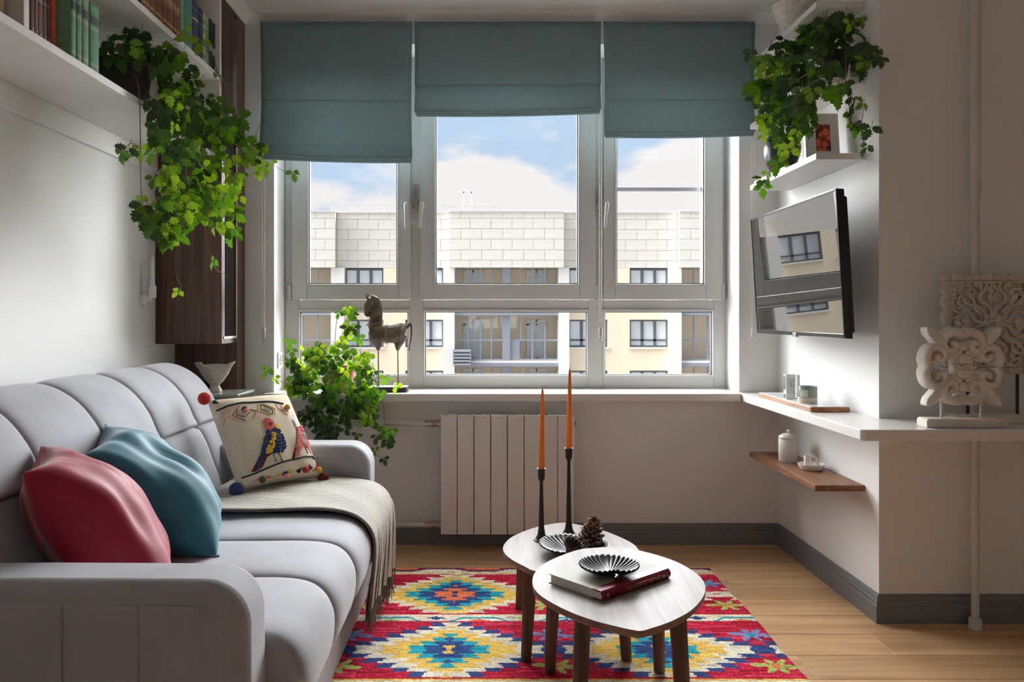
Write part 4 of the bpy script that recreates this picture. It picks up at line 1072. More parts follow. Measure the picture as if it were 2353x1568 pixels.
# top shelf vase
vc = (1.353, 3.48, ZSH[2])
va = MB().lathe([(.001, 0), (.036, 0), (.038, .004), (.055, .06), (.082, .130), (.092, .150), (.094, .158), (.088, .166), (.070, .172), (.060, .176), (.056, .172), (.05, .14), (.001, .05)], vc, 40)
tag(va.build('vase', mat('speckled_clay', (206, 196, 184), .75, var=.12, vs=(60, 60, 60), bump=.5, bs=(160, 160, 160), rgb2=(228, 222, 214)), smooth=50), 'speckled clay vase with flared shoulder on the top shelf', 'vase')
# wooden board, black vessel and picture on the lowest shelf
ZB = ZSH[0]
bo = MB().prism(rrect(1.272, 1.425, 3.36, 3.78, .02), lambda p: (p[0], p[1], ZB), lambda p: (p[0], p[1], ZB + .016))
tag(bo.build('wooden_board', wood('honey_wood', (150, 104, 66), (196, 150, 104), 'Y', 1.5, .5, rand=False), bevel=.003), 'light brown wooden board under the black vase', 'board')
vc = Vector((1.342, 3.60, ZB + .016))
def vfn(p, a, r, z):
    k = max(0, (z - .08) / .09); q = 1 + k * .10 * math.cos(3 * a + .5)
    return Vector((vc.x + (p.x - vc.x) * q, vc.y + (p.y - vc.y) * q, p.z + k * .022 * math.cos(2 * a + 2.2)))
vb = MB().lathe([(.001, 0), (.038, 0), (.046, .01), (.066, .05), (.078, .09), (.080, .12), (.074, .150), (.070, .162), (.066, .16), (.068, .13), (.07, .09), (.055, .04), (.001, .02)], vc, 36, fn=vfn)
tag(vb.build('black_vase', mat('black_ceramic', (30, 28, 32), .35, spec=.5), smooth=50), 'black ceramic vase with an uneven rim on the wooden board', 'vase')
pf = thing('picture_frame', 'white framed orange carpet print leaning on the lowest shelf', 'picture', (1.353, 3.19, ZB), rot=(R(-7), 0, 0))
rect_frame(MB(), -.068, .068, .0, .195, .010, -.008, .010).build('frame', m_white, pf, bevel=.0015)
MB().box(-.060, .060, -.004, .006, .008, .187).build('mat_board', mat('passepartout', (238, 236, 232), .9), pf)
def printmat():
    m = mat('carpet_print', (214, 92, 48), .7, var=.2, vs=(60, 60, 60)); t = m.node_tree; b_ = t.nodes['Principled BSDF']
    tcn = N(t, 'ShaderNodeTexCoord'); v = N(t, 'ShaderNodeTexVoronoi'); v.inputs['Scale'].default_value = 34; v.distance = 'MANHATTAN'; L(t, tcn.outputs['Object'], v.inputs['Vector'])
    r = N(t, 'ShaderNodeValToRGB'); r.color_ramp.interpolation = 'CONSTANT'; e = r.color_ramp.elements
    e[0].position = 0; e[0].color = lin((70, 38, 42)); e[1].position = .12; e[1].color = lin((222, 92, 46))
    for p_, c_ in ((.42, (238, 152, 88)), (.6, (214, 74, 46)), (.93, (92, 44, 46))): k = e.new(p_); k.color = lin(c_)
    L(t, v.outputs['Distance'], r.inputs[0]); L(t, r.outputs[0], b_.inputs['Base Color']); return m
MB().box(-.024, .034, -.0052, -.003, .04, .150).build('print', printmat(), pf)

# heating riser pipe
rp = thing('heating_pipe', 'thin white vertical heating pipe running from floor to ceiling', 'pipe', (P(2241, 1445, 2.868).x, 2.868, 0))
xp = P(2241, 1445, 2.868).x
m_pipe = mat('pipe_paint', (206, 203, 198), .5)
MB().cyl((xp, 2.868, .02), (xp, 2.868, 1.56), .0135, n=20).build('lower_pipe', m_pipe, rp, smooth=50)
MB().cyl((xp, 2.868, 1.55), (xp, 2.868, ZC), .0175, n=20).build('upper_pipe', m_pipe, rp, smooth=50)
MB().lathe([(.0145, .036), (.021, .036), (.022, .03), (.0225, 0), (.018, 0)], (xp, 2.868, 0), 24).build('floor_collar', m_pipe, rp, smooth=40)

# ------------------------------------------------------------------ carved ornaments
m_plaster = mat('whitewashed_wood', (226, 218, 208), .85, spec=.2, var=.10, vs=(30, 30, 30), bump=.35, bs=(90, 90, 90))
def spiral(c, r0, r1, a0, a1, n=26):
    return [(c[0] + (r0 + (r1 - r0) * k / n) * math.cos(R(a0 + (a1 - a0) * k / n)), c[1] + (r0 + (r1 - r0) * k / n) * math.sin(R(a0 + (a1 - a0) * k / n))) for k in range(n + 1)]
def ribbon(mb, pts, wid, y0_, y1_, bev=.004):
    """flat carved band: pts 2D, wid list, rounded towards the front"""
    n = len(pts); rs = []
    for i in range(n):
        a, b_ = pts[max(i - 1, 0)], pts[min(i + 1, n - 1)]; dx, dz = b_[0] - a[0], b_[1] - a[1]; l = math.hypot(dx, dz) or 1
        nx, nz = -dz / l, dx / l; w = wid[i] if isinstance(wid, (list, tuple)) else wid; x, z = pts[i]; bb = min(bev, w * .6)
        rs.append([(x + nx * w, y1_, z + nz * w), (x + nx * w, y0_ + bb, z + nz * w), (x + nx * (w - bb), y0_, z + nz * (w - bb)),
                   (x - nx * (w - bb), y0_, z - nz * (w - bb)), (x - nx * w, y0_ + bb, z - nz * w), (x - nx * w, y1_, z - nz * w)])
    return mb.rings(rs)
oy = 2.715; so_ = FPX / oy
def ox(px): return (px - CX) / so_
def oz(py): return CAMZ - (py - CY) / so_
oc = Vector(((ox(2208)), oy, oz(842)))
orn = thing('carved_ornament', 'chunky white carved scroll ornament on a small block base', 'ornament', (oc.x, oy, ZCT))
D = .026
def loc2(pts): return [(oc.x + x, oc.z + z) for x, z in pts]
import itertools
for sx in (-1, 1):
    for sz in (-1, 1):
        # top / bottom scrolls and side scrolls
        q = [(-.001, .108), (.026, .118), (.058, .104), (.068, .078), (.056, .056), (.036, .054), (.026, .068), (.034, .080), (.044, .076)]
        q = [(x * sx, z * sz) for x, z in q]; c_ = catmull([(x, z, 0) for x, z in q], 6); pts2 = [(p.x, p.y) for p in c_]; n_ = len(pts2)
        ribbon(MB(), loc2(pts2), [.0155 - .006 * k / n_ for k in range(n_)], oy - D, oy + D, .011).build('scroll', m_plaster, orn, smooth=50)
        q = [(.114, -.001), (.124, .026), (.112, .058), (.088, .066), (.066, .054), (.062, .034), (.076, .024), (.088, .032), (.084, .042)]
        q = [(x * sx, z * sz) for x, z in q]; c_ = catmull([(x, z, 0) for x, z in q], 6); pts2 = [(p.x, p.y) for p in c_]
        ribbon(MB(), loc2(pts2), [.0155 - .006 * k / n_ for k in range(n_)], oy - D, oy + D, .011).build('scroll', m_plaster, orn, smooth=50)
        # corner leaf
        a = [(.060, .066), (.074, .100), (.100, .128), (.122, .136), (.130, .130), (.124, .108), (.098, .078), (.070, .056)]
        sgn = 1
        pl = [(oc.x + x * sx, oc.z + z * sz) for x, z in a]
        MB().prism(pl, lambda p: (p[0], oy - .022, p[1]), lambda p: (p[0], oy + .022, p[1])).build('corner_leaf', m_plaster, orn, bevel=.008, seg=3, smooth=50)
        # inner link
        q = [(.008 * sx, .052 * sz), (.026 * sx, .040 * sz), (.044 * sx, .042 * sz), (.058 * sx, .034 * sz)]
        ribbon(MB(), loc2(q), .010, oy - D * .75, oy + D * .75, .006).build('link', m_plaster, orn, smooth=50)
MB().box(oc.x - .036, oc.x + .036, oy - .016, oy + .016, oc.z - .044, oc.z + .044).build('centre_block', m_plaster, orn, bevel=.006, seg=2)
for sz in (-1, 1):
    MB().box(oc.x - .018, oc.x + .022, oy - .024, oy + .02, oc.z + sz * .024 - .014, oc.z + sz * .024 + .014).build('carved_knot', m_plaster, orn, bevel=.005, seg=2)
    MB().lathe([(.001, .02), (.014, .018), (.02, 0), (.014, -.018), (.001, -.02)], (0, 0, 0), 16, fn=lambda p, a, r, z: Vector((oc.x + p.x * 1.2, oy - .004 + p.y, oc.z + sz * .068 + p.z * .8))).build('carved_bead', m_plaster, orn, smooth=60)
MB().tube([(oc.x - .04 + .01 * k, oy - .02 + .004 * math.sin(k * 1.6), oc.z + .005 * math.sin(k * 1.6)) for k in range(9)], .006, 8).build('braid', m_plaster, orn, smooth=60)
zb1 = oz(757 + 203)
for px in (2163, 2254):
    MB().cyl((ox(px), oy, ZCT + .024), (ox(px), oy, oc.z - .09), .0042, n=10).build('rod', m_plaster, orn, smooth=50)
x0_, x1_ = ox(2117), ox(2303)
MB().prism([(x0_, ZCT), (x1_, ZCT), (x1_, ZCT + .02), (x1_ - .008, ZCT + .027), (x0_ + .006, ZCT + .030), (x0_, ZCT + .024)], lambda p: (p[0], oy - .035, p[1]), lambda p: (p[0], oy + .03, p[1])).build('base', m_plaster, orn, bevel=.003)

# pierced square panel behind it
py_ = 2.83; sp_ = FPX / py_
pc = Vector(((2279 - CX) / sp_, py_, CAMZ - (744 - CY) / sp_)); hw = .176
pn = thing('carved_screen', 'pierced square wooden flower panel on black rods behind the ornament', 'ornament', (pc.x, py_, ZCT))
m_pl2 = mat('limed_wood', (206, 194, 182), .9, spec=.15, var=.08, vs=(60, 60, 60), bump=.3, bs=(160, 160, 160))
def ploc(pts): return [(pc.x + x, pc.z + z) for x, z in pts]
bd_ = .012
# scalloped border
for s_ in range(4):
    ca, sa = math.cos(s_ * math.pi / 2), math.sin(s_ * math.pi / 2)
    def rt_(p): return (p[0] * ca - p[1] * sa, p[0] * sa + p[1] * ca)
    nsc = 6; wsc = 2 * (hw - .023) / nsc
    for k in range(nsc):
        a0 = -hw + .023 + wsc * k; poly = [(a0 + .0005, hw - .022), (a0 + wsc - .0005, hw - .022)]
        for j in range(7):
            t = j / 6; poly.append((a0 + wsc - .0005 - (wsc - .001) * t, hw - .006 + .010 * math.sin(math.pi * t)))
        poly = ploc([rt_(p) for p in poly])
        MB().prism(poly, lambda p: (p[0], py_ - bd_, p[1]), lambda p: (p[0], py_ + bd_, p[1])).build('scallop', m_pl2, pn, bevel=.002, seg=2)
    ribbon(MB(), ploc([rt_((-hw + .018, hw - .027)), rt_((hw - .018, hw - .027))]), .004, py_ - .009, py_ + .009, .002).build('border_strip', m_pl2, pn)
for sx in (-1, 1):
    for sz in (-1, 1): MB().box(pc.x + sx * (hw - .010) - .0125, pc.x + sx * (hw - .010) + .0125, py_ - bd_ - .001, py_ + bd_, pc.z + sz * (hw - .010) - .0125, pc.z + sz * (hw - .010) + .0125).build('border_corner', m_pl2, pn, bevel=.004)
# scrolls, 8-fold
def teardrop(mb, c, ang, l, w, y0_, y1_):
    poly = [(0, -w * .2), (l * .3, -w), (l * .65, -w * .8), (l, 0), (l * .65, w * .8), (l * .3, w), (0, w * .2)]
    ca, sa = math.cos(ang), math.sin(ang)
    p2 = [(c[0] + x * ca - y * sa, c[1] + x * sa + y * ca) for x, y in poly]
    p2 = [(pc.x + x, pc.z + y) for x, y in p2]
    mid = (pc.x + c[0] + l * .45 * ca, pc.z + c[1] + l * .45 * sa)
    n = len(p2); b0 = [(x, y1_, z) for x, z in p2]; b1 = [(x, y0_ + .004, z) for x, z in p2]
    mb.add(b0 + b1 + [(mid[0], y0_, mid[1])], [list(range(n))[::-1]] + [(i, (i + 1) % n, n + (i + 1) % n, n + i) for i in range(n)] + [(n + i, n + (i + 1) % n, 2 * n) for i in range(n)])
for k in range(4):
    for mir in (1, -1):
        a = k * math.pi / 2; ca, sa = math.cos(a), math.sin(a)
        def tr_(p): x, y = p[0], p[1] * mir; return (x * ca - y * sa, x * sa + y * ca)
        def band(q, w0, w1, nm='scroll'):
            c_ = catmull([(x, y, 0) for x, y in q], 5); pts2 = ploc([tr_((p.x, p.y)) for p in c_]); n_ = len(pts2)
            ribbon(MB(), pts2, [w0 + (w1 - w0) * i / n_ for i in range(n_)], py_ - .010, py_ + .008, .003).build(nm, m_pl2, pn, smooth=40)
        band([(.036, .004), (.060, .012), (.072, .034), (.090, .046), (.112, .038), (.120, .020), (.138, .004)], .0052, .0045)
        band([(.040, .030), (.062, .058), (.070, .086), (.092, .104), (.116, .096), (.124, .076), (.112, .064), (.100, .072)], .0055, .004)
        band([(.118, .040), (.140, .050), (.150, .070), (.140, .090), (.128, .094)], .005, .0035)
        band([(.094, .108), (.118, .118), (.140, .134), (.150, .150)], .006, .005)
        band([(.120, .014), (.138, .024), (.152, .018)], .005, .004)
        t_ = MB(); 
        for (x, y, an, l, w) in ((.076, .006, .15, .038, .010), (.084, .066, .75, .036, .010), (.128, .108, .9, .034, .009), (.128, .056, .3, .026, .008), (.052, .040, .85, .026, .007), (.112, .028, -.2, .024, .007)):
            p0 = tr_((x, y)); dx = tr_((math.cos(an), math.sin(an)))
            teardrop(t_, p0, math.atan2(dx[1], dx[0]), l, w, py_ - .012, py_ + .006)
        t_.build('carved_leaves', m_pl2, pn)
for k in range(8):
    t_ = MB(); a = k * math.pi / 4; teardrop(t_, (.016 * math.cos(a), .016 * math.sin(a)), a, .030, .013, py_ - .013, py_ + .008); t_.build('petal', m_pl2, pn)
MB().lathe([(.001, .020), (.006, .019), (.007, .015), (.012, .014), (.017, .017), (.020, .012), (.020, 0)], (0, 0, 0), 24, fn=lambda p, a, r, z: Vector((pc.x + p.x * (1 + .08 * math.cos(6 * a)), py_ - z, pc.z + p.y * (1 + .08 * math.cos(6 * a))))).build('rosette', m_pl2, pn, smooth=50)
for dx in (-.088, .088):
    MB().cyl((pc.x + dx, py_ - .004, ZCT + .026), (pc.x + dx, py_ - .004, pc.z - hw + .02), .0052, n=10).build('rod', m_black, pn, smooth=50)
MB().prism([(pc.x - .168, ZCT), (pc.x + .168, ZCT), (pc.x + .168, ZCT + .022), (pc.x + .15, ZCT + .030), (pc.x - .15, ZCT + .030), (pc.x - .168, ZCT + .022)], lambda p: (p[0], py_ - .045, p[1]), lambda p: (p[0], py_ + .02, p[1])).build('base', m_plaster, pn, bevel=.003)

# ------------------------------------------------------------------ radiator
ra = thing('radiator', 'white eight-section aluminium radiator under the window sill', 'radiator', (.108, 3.85, .081))
yr0 = FPX / 481.0; zr0, zr1 = CAMZ - (1229 - CY) / 481, CAMZ - (955 - CY) / 481
xr0, xr1 = (1012 - CX) / 481, (1320 - CX) / 481; sw_ = (xr1 - xr0) / 8
m_rad = mat('radiator_white', (226, 222, 216), .38, spec=.45)
sec = MB(); hw_ = sw_ / 2 - .0018; hh = zr1 - zr0
sec.box(-hw_, hw_, 0, .010, 0, hh - .012)
sec.box(-hw_, hw_, 0, .006, hh - .0125, hh).box(-hw_, -hw_ + .005, .006, .075, hh - .03, hh).box(hw_ - .005, hw_, .006, .075, hh - .03, hh).box(-.003, .003, .006, .075, hh - .03, hh - .001)
sec.box(-hw_ + .005, hw_ - .005, .068, .075, hh - .03, hh)
sec.box(-hw_ + .006, hw_ - .006, .01, .075, hh - .06, hh - .045)
sec.box(-.012, .012, .01, .08, .02, hh - .045)
sme = sec.mesh('section', mats=[m_rad])
for k in range(8):
    o = inst('section', sme, ra, (xr0 + sw_ * (k + .5), yr0, zr0)); md = o.modifiers.new('bevel', 'BEVEL'); md.width = .0018; md.segments = 2; md.limit_method = 'ANGLE'
for z in (zr1 - .045, zr0 + .035): MB().cyl((xr0 + .005, yr0 + .045, z), (xr1 - .005, yr0 + .045, z), .016, n=16).build('header_tube', m_rad, ra, smooth=50)
MB().cyl((xr1 - .002, yr0 + .045, zr1 - .045), (xr1 + .012, yr0 + .045, zr1 - .045), .011, n=8).build('end_plug', m_metal, ra)
for z in (zr1 - .045, zr0 + .035):
    v = MB(); y = yr0 + .045
    v.cyl((xr0 - .016, y, z), (xr0 + .003, y, z), .0165, n=6).cyl((xr0 - .024, y, z), (xr0 - .016, y, z), .012, n=16).cyl((xr0 - .046, y, z), (xr0 - .024, y, z), .0165, n=12).cyl((xr0 - .078, y, z), (xr0 - .046, y, z), .015, n=6)
    v.build('valve', m_metal, ra, smooth=30)
    MB().cyl((-1.0, y, z), (xr0 - .07, y, z), .0125, n=18).build('feed_pipe', m_pipe, ra, smooth=50)
for z in (zr1 - .1, zr0 + .1): MB().box(xr0 + .06, xr0 + .09, yr0 + .07, YB, z - .02, z + .02).build('bracket', m_rad, ra)

# ------------------------------------------------------------------ rug
RX0, RX1, RY0, RY1 = -.70, 1.0, 1.14, 3.525
NXr, NYr = 340, 480
xs_ = np.linspace(RX0, RX1, NXr + 1); ys_ = np.linspace(RY0, RY1, NYr + 1)
pal = np.array([lin(c)[:3] for c in ((196, 34, 62), (236, 224, 200), (246, 198, 98), (42, 168, 186), (58, 80, 134), (240, 124, 82), (176, 192, 104), (132, 142, 190), (150, 28, 44), (222, 70, 100))])
RED, CRM, YEL, TEA, NAV, ORA, GRN, LAV, DKR, PNK = range(10)
rs_ = np.random.RandomState(4)
xc_ = (xs_[:-1] + xs_[1:]) / 2; yc_ = (ys_[:-1] + ys_[1:]) / 2
Xg, Yg = np.meshgrid(xc_, yc_)
idx = np.full(Xg.shape, RED)
def feather(shape, amp): 
    f = rs_.randn(shape[0], 1) * amp
    return f
def band_rows():
    """(y centre, half height, kind)"""
    r = []; y = 3.19; k = 0
    while y > RY0 - .3:
        r.append((y, .225, k)); y -= .533; k += 1
    return r
jit = rs_.uniform(-1, 1, (Xg.shape[0], 9))
for (yc, hh_, kind) in band_rows():
    rowm = np.abs(Yg - yc) <= hh_ + .02
    bgc = np.where(rs_.rand(*Xg.shape) < .10, PNK, RED)
    # streaky background
    st = np.repeat(rs_.rand(Xg.shape[0], Xg.shape[1] // 20 + 1), 20, axis=1)[:, :Xg.shape[1]]
    bgc = np.where(st < .12, PNK, bgc); bgc = np.where(st > .9, DKR, bgc)
    idx = np.where(rowm, bgc, idx)
    for xc in (-.82, -.12, .58, 1.28):
        dx = np.abs(Xg - xc); dy = np.abs(Yg - yc)
        step = .0335; lv = np.floor(dy / step); fr_ = dy / step - lv
        dyq = (lv + .5) * step
        tooth = (fr_ - .5) * .02
        fl_ = np.abs(np.floor((Yg - RY0) / .005).astype(int)) % Xg.shape[0]
        jj = jit[fl_, 0] * .006
        def lay(a, b_, c, ci):
            global idx
            lim = a * (1 - dyq / b_) + jj + tooth
            idx = np.where(rowm & (dyq < b_) & (dx < lim), ci, idx)
        if kind % 2 == 0:
            lay(.375, .262, 0, CRM); lay(.30, .225, 0, YEL); lay(.215, .172, 0, TEA); lay(.160, .135, 0, NAV); lay(.098, .085, 0, ORA); lay(.022, .030, 0, NAV)
        else:
            lay(.40, .262, 0, NAV); lay(.335, .235, 0, CRM); lay(.245, .190, 0, YEL); lay(.150, .135, 0, TEA); lay(.095, .100, 0, NAV); lay(.020, .04, 0, YEL); lay(.042, .014, 0, YEL)
        # side tips
        if kind % 2: idx = np.where((dy < .004) & (dx > .13) & (dx < .17), TEA, idx)
    # flowers between the diamonds
    for q, xc in enumerate((-.47, .23, .93)):
        for s_ in (-1, 1):
            fxx, fyy = xc, yc + s_ * .125
            r_ = np.hypot((Xg - fxx) * .8, (Yg - fyy) * 1.25); th = np.arctan2(Yg - fyy, Xg - fxx)
            pet = r_ < .045 + .022 * np.cos(6 * th + kind)
            col = GRN if s_ < 0 else LAV
            idx = np.where(pet & rowm, col, idx); idx = np.where((r_ < .014), TEA if s_ > 0 else ORA, idx)
    # separator band below this row
    for yb_ in (yc - .2665,):
        d = Yg - yb_
        idx = np.where(np.abs(d) < .052, CRM, idx)
        idx = np.where((np.abs(d) < .052) & (np.abs(d) > .043), YEL, idx)
        wav = .020 * np.clip(2.2 * np.sin((Xg + .1) * 2 * np.pi / .32), -1, 1)
        idx = np.where(np.abs(d - wav) < .0075, TEA, idx)
        for m_ in range(-5, 9):
            bxm = -.1 + .08 + m_ * .16; sgn = 1 if m_ % 2 == 0 else -1
            idx = np.where((np.abs(Xg - bxm) / .034 + np.abs(d + sgn * .012) / .017 < 1), (ORA, GRN, NAV)[m_ % 3], idx)
        idx = np.where((d < -.052) & (d > -.060), DKR, idx); idx = np.where((d > .052) & (d < .060), RED, idx)
# outer border on the far end
d = RY1 - Yg
idx = np.where(d < .088, CRM, idx)
wav = .030 + .014 * np.clip(2 * np.sin((Xg + .1) * 2 * np.pi / .36), -1, 1)
idx = np.where(d < wav + .010, NAV, idx); idx = np.where(d < wav, DKR, idx)
idx = np.where((d < wav - .010) & (np.sin((Xg + .1) * 2 * np.pi / .36) > .3), ORA, idx)
idx = np.where((d > .072) & (d < .08), YEL, idx)
colr = pal[idx]
streak = 1 + .16 * np.repeat(rs_.randn(Xg.shape[0], Xg.shape[1] // 6 + 1), 6, axis=1)[:, :Xg.shape[1]]
streak = np.clip(streak, .6, 1.35)[..., None]
colr = np.clip(colr * streak * (1 + .10 * rs_.randn(*Xg.shape)[..., None]), 0.005, .95)
hgt = .011 + .0018 * rs_.rand(NYr + 1, NXr + 1) + .0010 * np.sin(ys_ * 2 * np.pi / .0125)[:, None]
ed = np.minimum.reduce([np.minimum(xs_ - RX0, RX1 - xs_)[None, :].repeat(NYr + 1, 0), np.minimum(ys_ - RY0, RY1 - ys_)[:, None].repeat(NXr + 1, 1)])
hgt = hgt * np.clip(ed / .008, .25, 1)
wobx = .004 * np.sin(ys_ * 9)[:, None] * np.clip((xs_ - .6) / .4, 0, 1)[None, :]
V = np.stack([xs_[None, :].repeat(NYr + 1, 0) + wobx, ys_[:, None].repeat(NXr + 1, 1), hgt], -1).reshape(-1, 3)
rug_org = np.array([(RX0 + RX1) / 2, (RY0 + RY1) / 2, .0005]); V = V - rug_org
ii = np.arange(NYr)[:, None] * (NXr + 1) + np.arange(NXr)[None, :]
F = np.stack([ii, ii + 1, ii + NXr + 2, ii + NXr + 1], -1).reshape(-1, 4)
me = bpy.data.meshes.new('rug'); me.vertices.add(len(V)); me.vertices.foreach_set('co', V.ravel())
me.loops.add(F.size); me.loops.foreach_set('vertex_index', F.ravel().astype(np.int32)); me.polygons.add(len(F)); me.polygons.foreach_set('loop_start', np.arange(0, F.size, 4, dtype=np.int32))
me.update(calc_edges=True)
ca_ = me.attributes.new('yarn', 'FLOAT_COLOR', 'FACE'); ca_.data.foreach_set('color', np.concatenate([colr.reshape(-1, 3), np.ones((len(F), 1))], 1).ravel())
m_rug = mat('wool_pile', (200, 200, 200), .95, spec=.08, bump=.5, bs=(500, 900, 500), bd=.003); t = m_rug.node_tree; an = N(t, 'ShaderNodeAttribute'); an.attribute_name = 'yarn'; L(t, an.outputs['Color'], t.nodes['Principled BSDF'].inputs['Base Color'])
me.materials.append(m_rug); me.polygons.foreach_set('use_smooth', [True] * len(F))
rg = bpy.data.objects.new('rug', me); COL.objects.link(rg); rg.location = rug_org
tag(rg, 'red, yellow and teal wool kilim rug with stepped diamonds', 'rug')

# ------------------------------------------------------------------ nest of tables
m_top = wood('greyed_walnut', (138, 129, 125), (160, 151, 147), 'Y', 1.4, .42, .06, rand=False, bump=.04)
m_leg = wood('walnut_leg', (70, 46, 36), (112, 76, 58), 'Z', 1.4, .45)
m_edge = wood('walnut_edge', (110, 80, 66), (146, 110, 92), 'X', 1.4, .45, rand=False)
HF, HR = .38, .32
def z4(pts): return [(1150 + X / 4.614, 1180 + Y / 4.614) for X, Y in pts]
front_px = z4([(1100, 360), (850, 383), (640, 450), (480, 525), (383, 605), (340, 695), (352, 785), (420, 868), (560, 958), (760, 1055), (1000, 1140), (1250, 1205), (1400, 1237), (1490, 1247), (1590, 1222), (1800, 1150), (2000, 1045), (2120, 930), (2170, 830), (2160, 740), (2080, 640), (1900, 530), (1700, 455), (1470, 395), (1270, 364)])
rear_px = z4([(665, 100), (480, 125), (290, 175), (120, 252), (48, 320), (26, 372), (50, 432), (130, 497), (250, 560), (370, 612)]) + [(CX + x / y * FPX, CY + (CAMZ - .32) / y * FPX) for x, y in ((.235, 2.528), (.33, 2.545), (.42, 2.585), (.49, 2.64), (.53, 2.705))] + z4([(1474, 420), (1462, 385), (1400, 320), (1250, 245), (1050, 170), (850, 125)])
def nest_table(label, px, h, feet, th=.021):
    pl = [PZ(x, y, h) for x, y in px]; pl = [Vector((p.x, p.y, 0)) for p in pl]
    crn = max(range(len(px)), key=lambda i: 0)
    sm = catmull(pl, 4, True)
    cx_ = sum(p.x for p in sm) / len(sm); cy2 = sum(p.y for p in sm) / len(sm)
    t = thing('nest_table', label, 'table', (cx_, cy2, 0), group='nest of two tables')
    poly = [(p.x, p.y) for p in sm]
    MB().prism(poly, lambda p: (p[0], p[1], h - .0015), lambda p: (p[0], p[1], h)).build('top_veneer', m_top, t)
    inner = [(cx_ + (x - cx_) * .975, cy2 + (y - cy2) * .975) for x, y in poly]
    MB().rings([[(x, y, h - .0016) for x, y in poly], [(x, y, h - th + .006) for x, y in poly], [(x, y, h - th) for x, y in inner]]).build('table_edge', m_edge, t, smooth=40)
    for (fx_, fy_) in feet:
        d = Vector((cx_ - fx_, cy2 - fy_, 0)); d.normalize(); top = Vector((fx_, fy_, 0)) + d * .028
        n = 8; rs = []
        for k, (z, r) in enumerate(((.0125, .0155), (.0145, .0175), (h * .6, .0215), (h - th, .0225))):
            c_ = Vector((fx_, fy_, 0)).lerp(top, z / h); rs.append([(c_.x + r * math.cos(2 * math.pi * (j + .5) / n), c_.y + r * math.sin(2 * math.pi * (j + .5) / n), z) for j in range(n)])
        MB().rings(rs).build('leg', m_leg, t, smooth=20)
    return t, cx_, cy2
def PF(px, py): p = PZ(px, py, .012); return (p.x, p.y)
nest_table('rear low nest table in greyed walnut carrying two candlesticks', rear_px, HR, [PF(1194, 1398), PF(1208, 1518), PF(1440, 1518), (.455, 2.98)])
fr_legs = [PF(1263, 1545), PF(1515, 1545)]
nest_table('front taller nest table in greyed walnut carrying the art book', front_px, HF, fr_legs + [(.236, 2.03), (.513, 2.03)])

# book on the front table
bkz = HF; bt = .026
c0, c1, c2_ = PZ(*z4([(1092, 945)])[0], bkz), PZ(*z4([(1808, 690)])[0], bkz), PZ(*z4([(462, 752)])[0], bkz)
ex = (c1 - c0); ey = (c2_ - c0); lx = ex.length; ex.normalize(); ey = ey - ex * ey.dot(ex); ly = ey.length; ey.normalize()
bb = thing('art_book', 'large art book with pale cover and burgundy spine on table', 'book', c0, local=True)
bb.rotation_euler = (0, 0, math.atan2(ex.y, ex.x))
mcv = mat('pale_cover', (178, 176, 166), .65, spec=.12); mbg = mat('burgundy_cloth', (116, 20, 42), .45, spec=.25)
MB().box(0, lx, .028, ly, 0, .0025).box(0, lx, .028, ly, bt - .0025, bt).build('cover_board', mcv, bb, bevel=.001)
sp2 = [(.0, .004), (-.003, .009), (-.004, bt / 2), (-.003, bt - .009), (.0, bt - .004), (.005, bt + .0004), (.014, bt + .0008), (.034, bt + .0008), (.034, bt - .0025), (.006, bt - .003), (.001, bt / 2), (.006, .003), (.034, .0025), (.034, .0), (.004, .0003)]
MB().prism(sp2, lambda p: (-.0005, p[0] + .004, p[1]), lambda p: (lx + .0005, p[0] + .004, p[1])).build('spine', mbg, bb, bevel=.0006, seg=1)
MB().box(.004, lx - .004, .008, ly - .006, .0026, bt - .0026).build('pages', mat('page_block', (206, 200, 186), .9, var=.12, vs=(2, 2, 900)), bb)
gm = mat('dull_gold', (170, 112, 72), .45, .5)
def gold(x0_, x1_, z0_, z1_): MB().box(x0_ * lx, x1_ * lx, -.0008, .0004, z0_ * bt, z1_ * bt).build('gold_print', gm, bb)
gold(.05, .075, .30, .70); gold(.34, .36, .30, .70)
gold(.36, .64, .66, .70); gold(.36, .64, .30, .34); 
for k in range(9): gold(.375 + k * .028, .393 + k * .028, .44, .56)
for k in range(5): gold(.70 + k * .03, .716 + k * .03, .28 + .05 * (k % 2), .74 - .04 * (k % 3))
gold(.655, .69, .34, .66); gold(.865, .90, .34, .66)

# leaf dishes
m_blk = mat('black_enamel', (24, 24, 27), .3, spec=.4)
def leaf_dish(name, label, c, size, ang, z, flutes=17, rise=.025):
    t = thing(name, label, 'dish', (c.x, c.y, z), group='black leaf dishes', local=True); t.rotation_euler = (0, 0, ang)
    def rad(a):  # heart outline: point at a=90deg, notch at a=-90deg
        s_ = math.sin(a); base = 1 + .10 * max(0, s_) ** 6 - .30 * max(0, -s_) ** 10
        return base
    def f(u, v):
        a = 2 * math.pi * u - math.pi / 2; q = v
        rip = math.cos(flutes * 2 * (a + math.pi / 2) * .5 * 2)
        r = rad(a) * size * q * (1 + .013 * rip * q)
        zz = rise * q ** 2.2 + .0017 * rip * min(1, q * 2.2) * (.25 + q) + .003
        return (r * math.cos(a), r * math.sin(a) - .12 * size * (1 - q) * 0, zz)
    o = MB().grid(f, 204, 16, closeu=True).build('bowl', m_blk, t, smooth=60, solid=.004, fixn=False)
    MB().tube(catmull([(0, -size * .12, .010), (0, -size * .55, .012), (.002, -size * .80, .018), (.004, -size * 1.0, .020), (-.002, -size * 1.12, .016)], 4), [.002, .003, .004, .005, .006], 8).build('stem', m_blk, t, smooth=50)
    return t
dc = PZ(*z4([(1150, 600)])[0], HF + bt + .012)
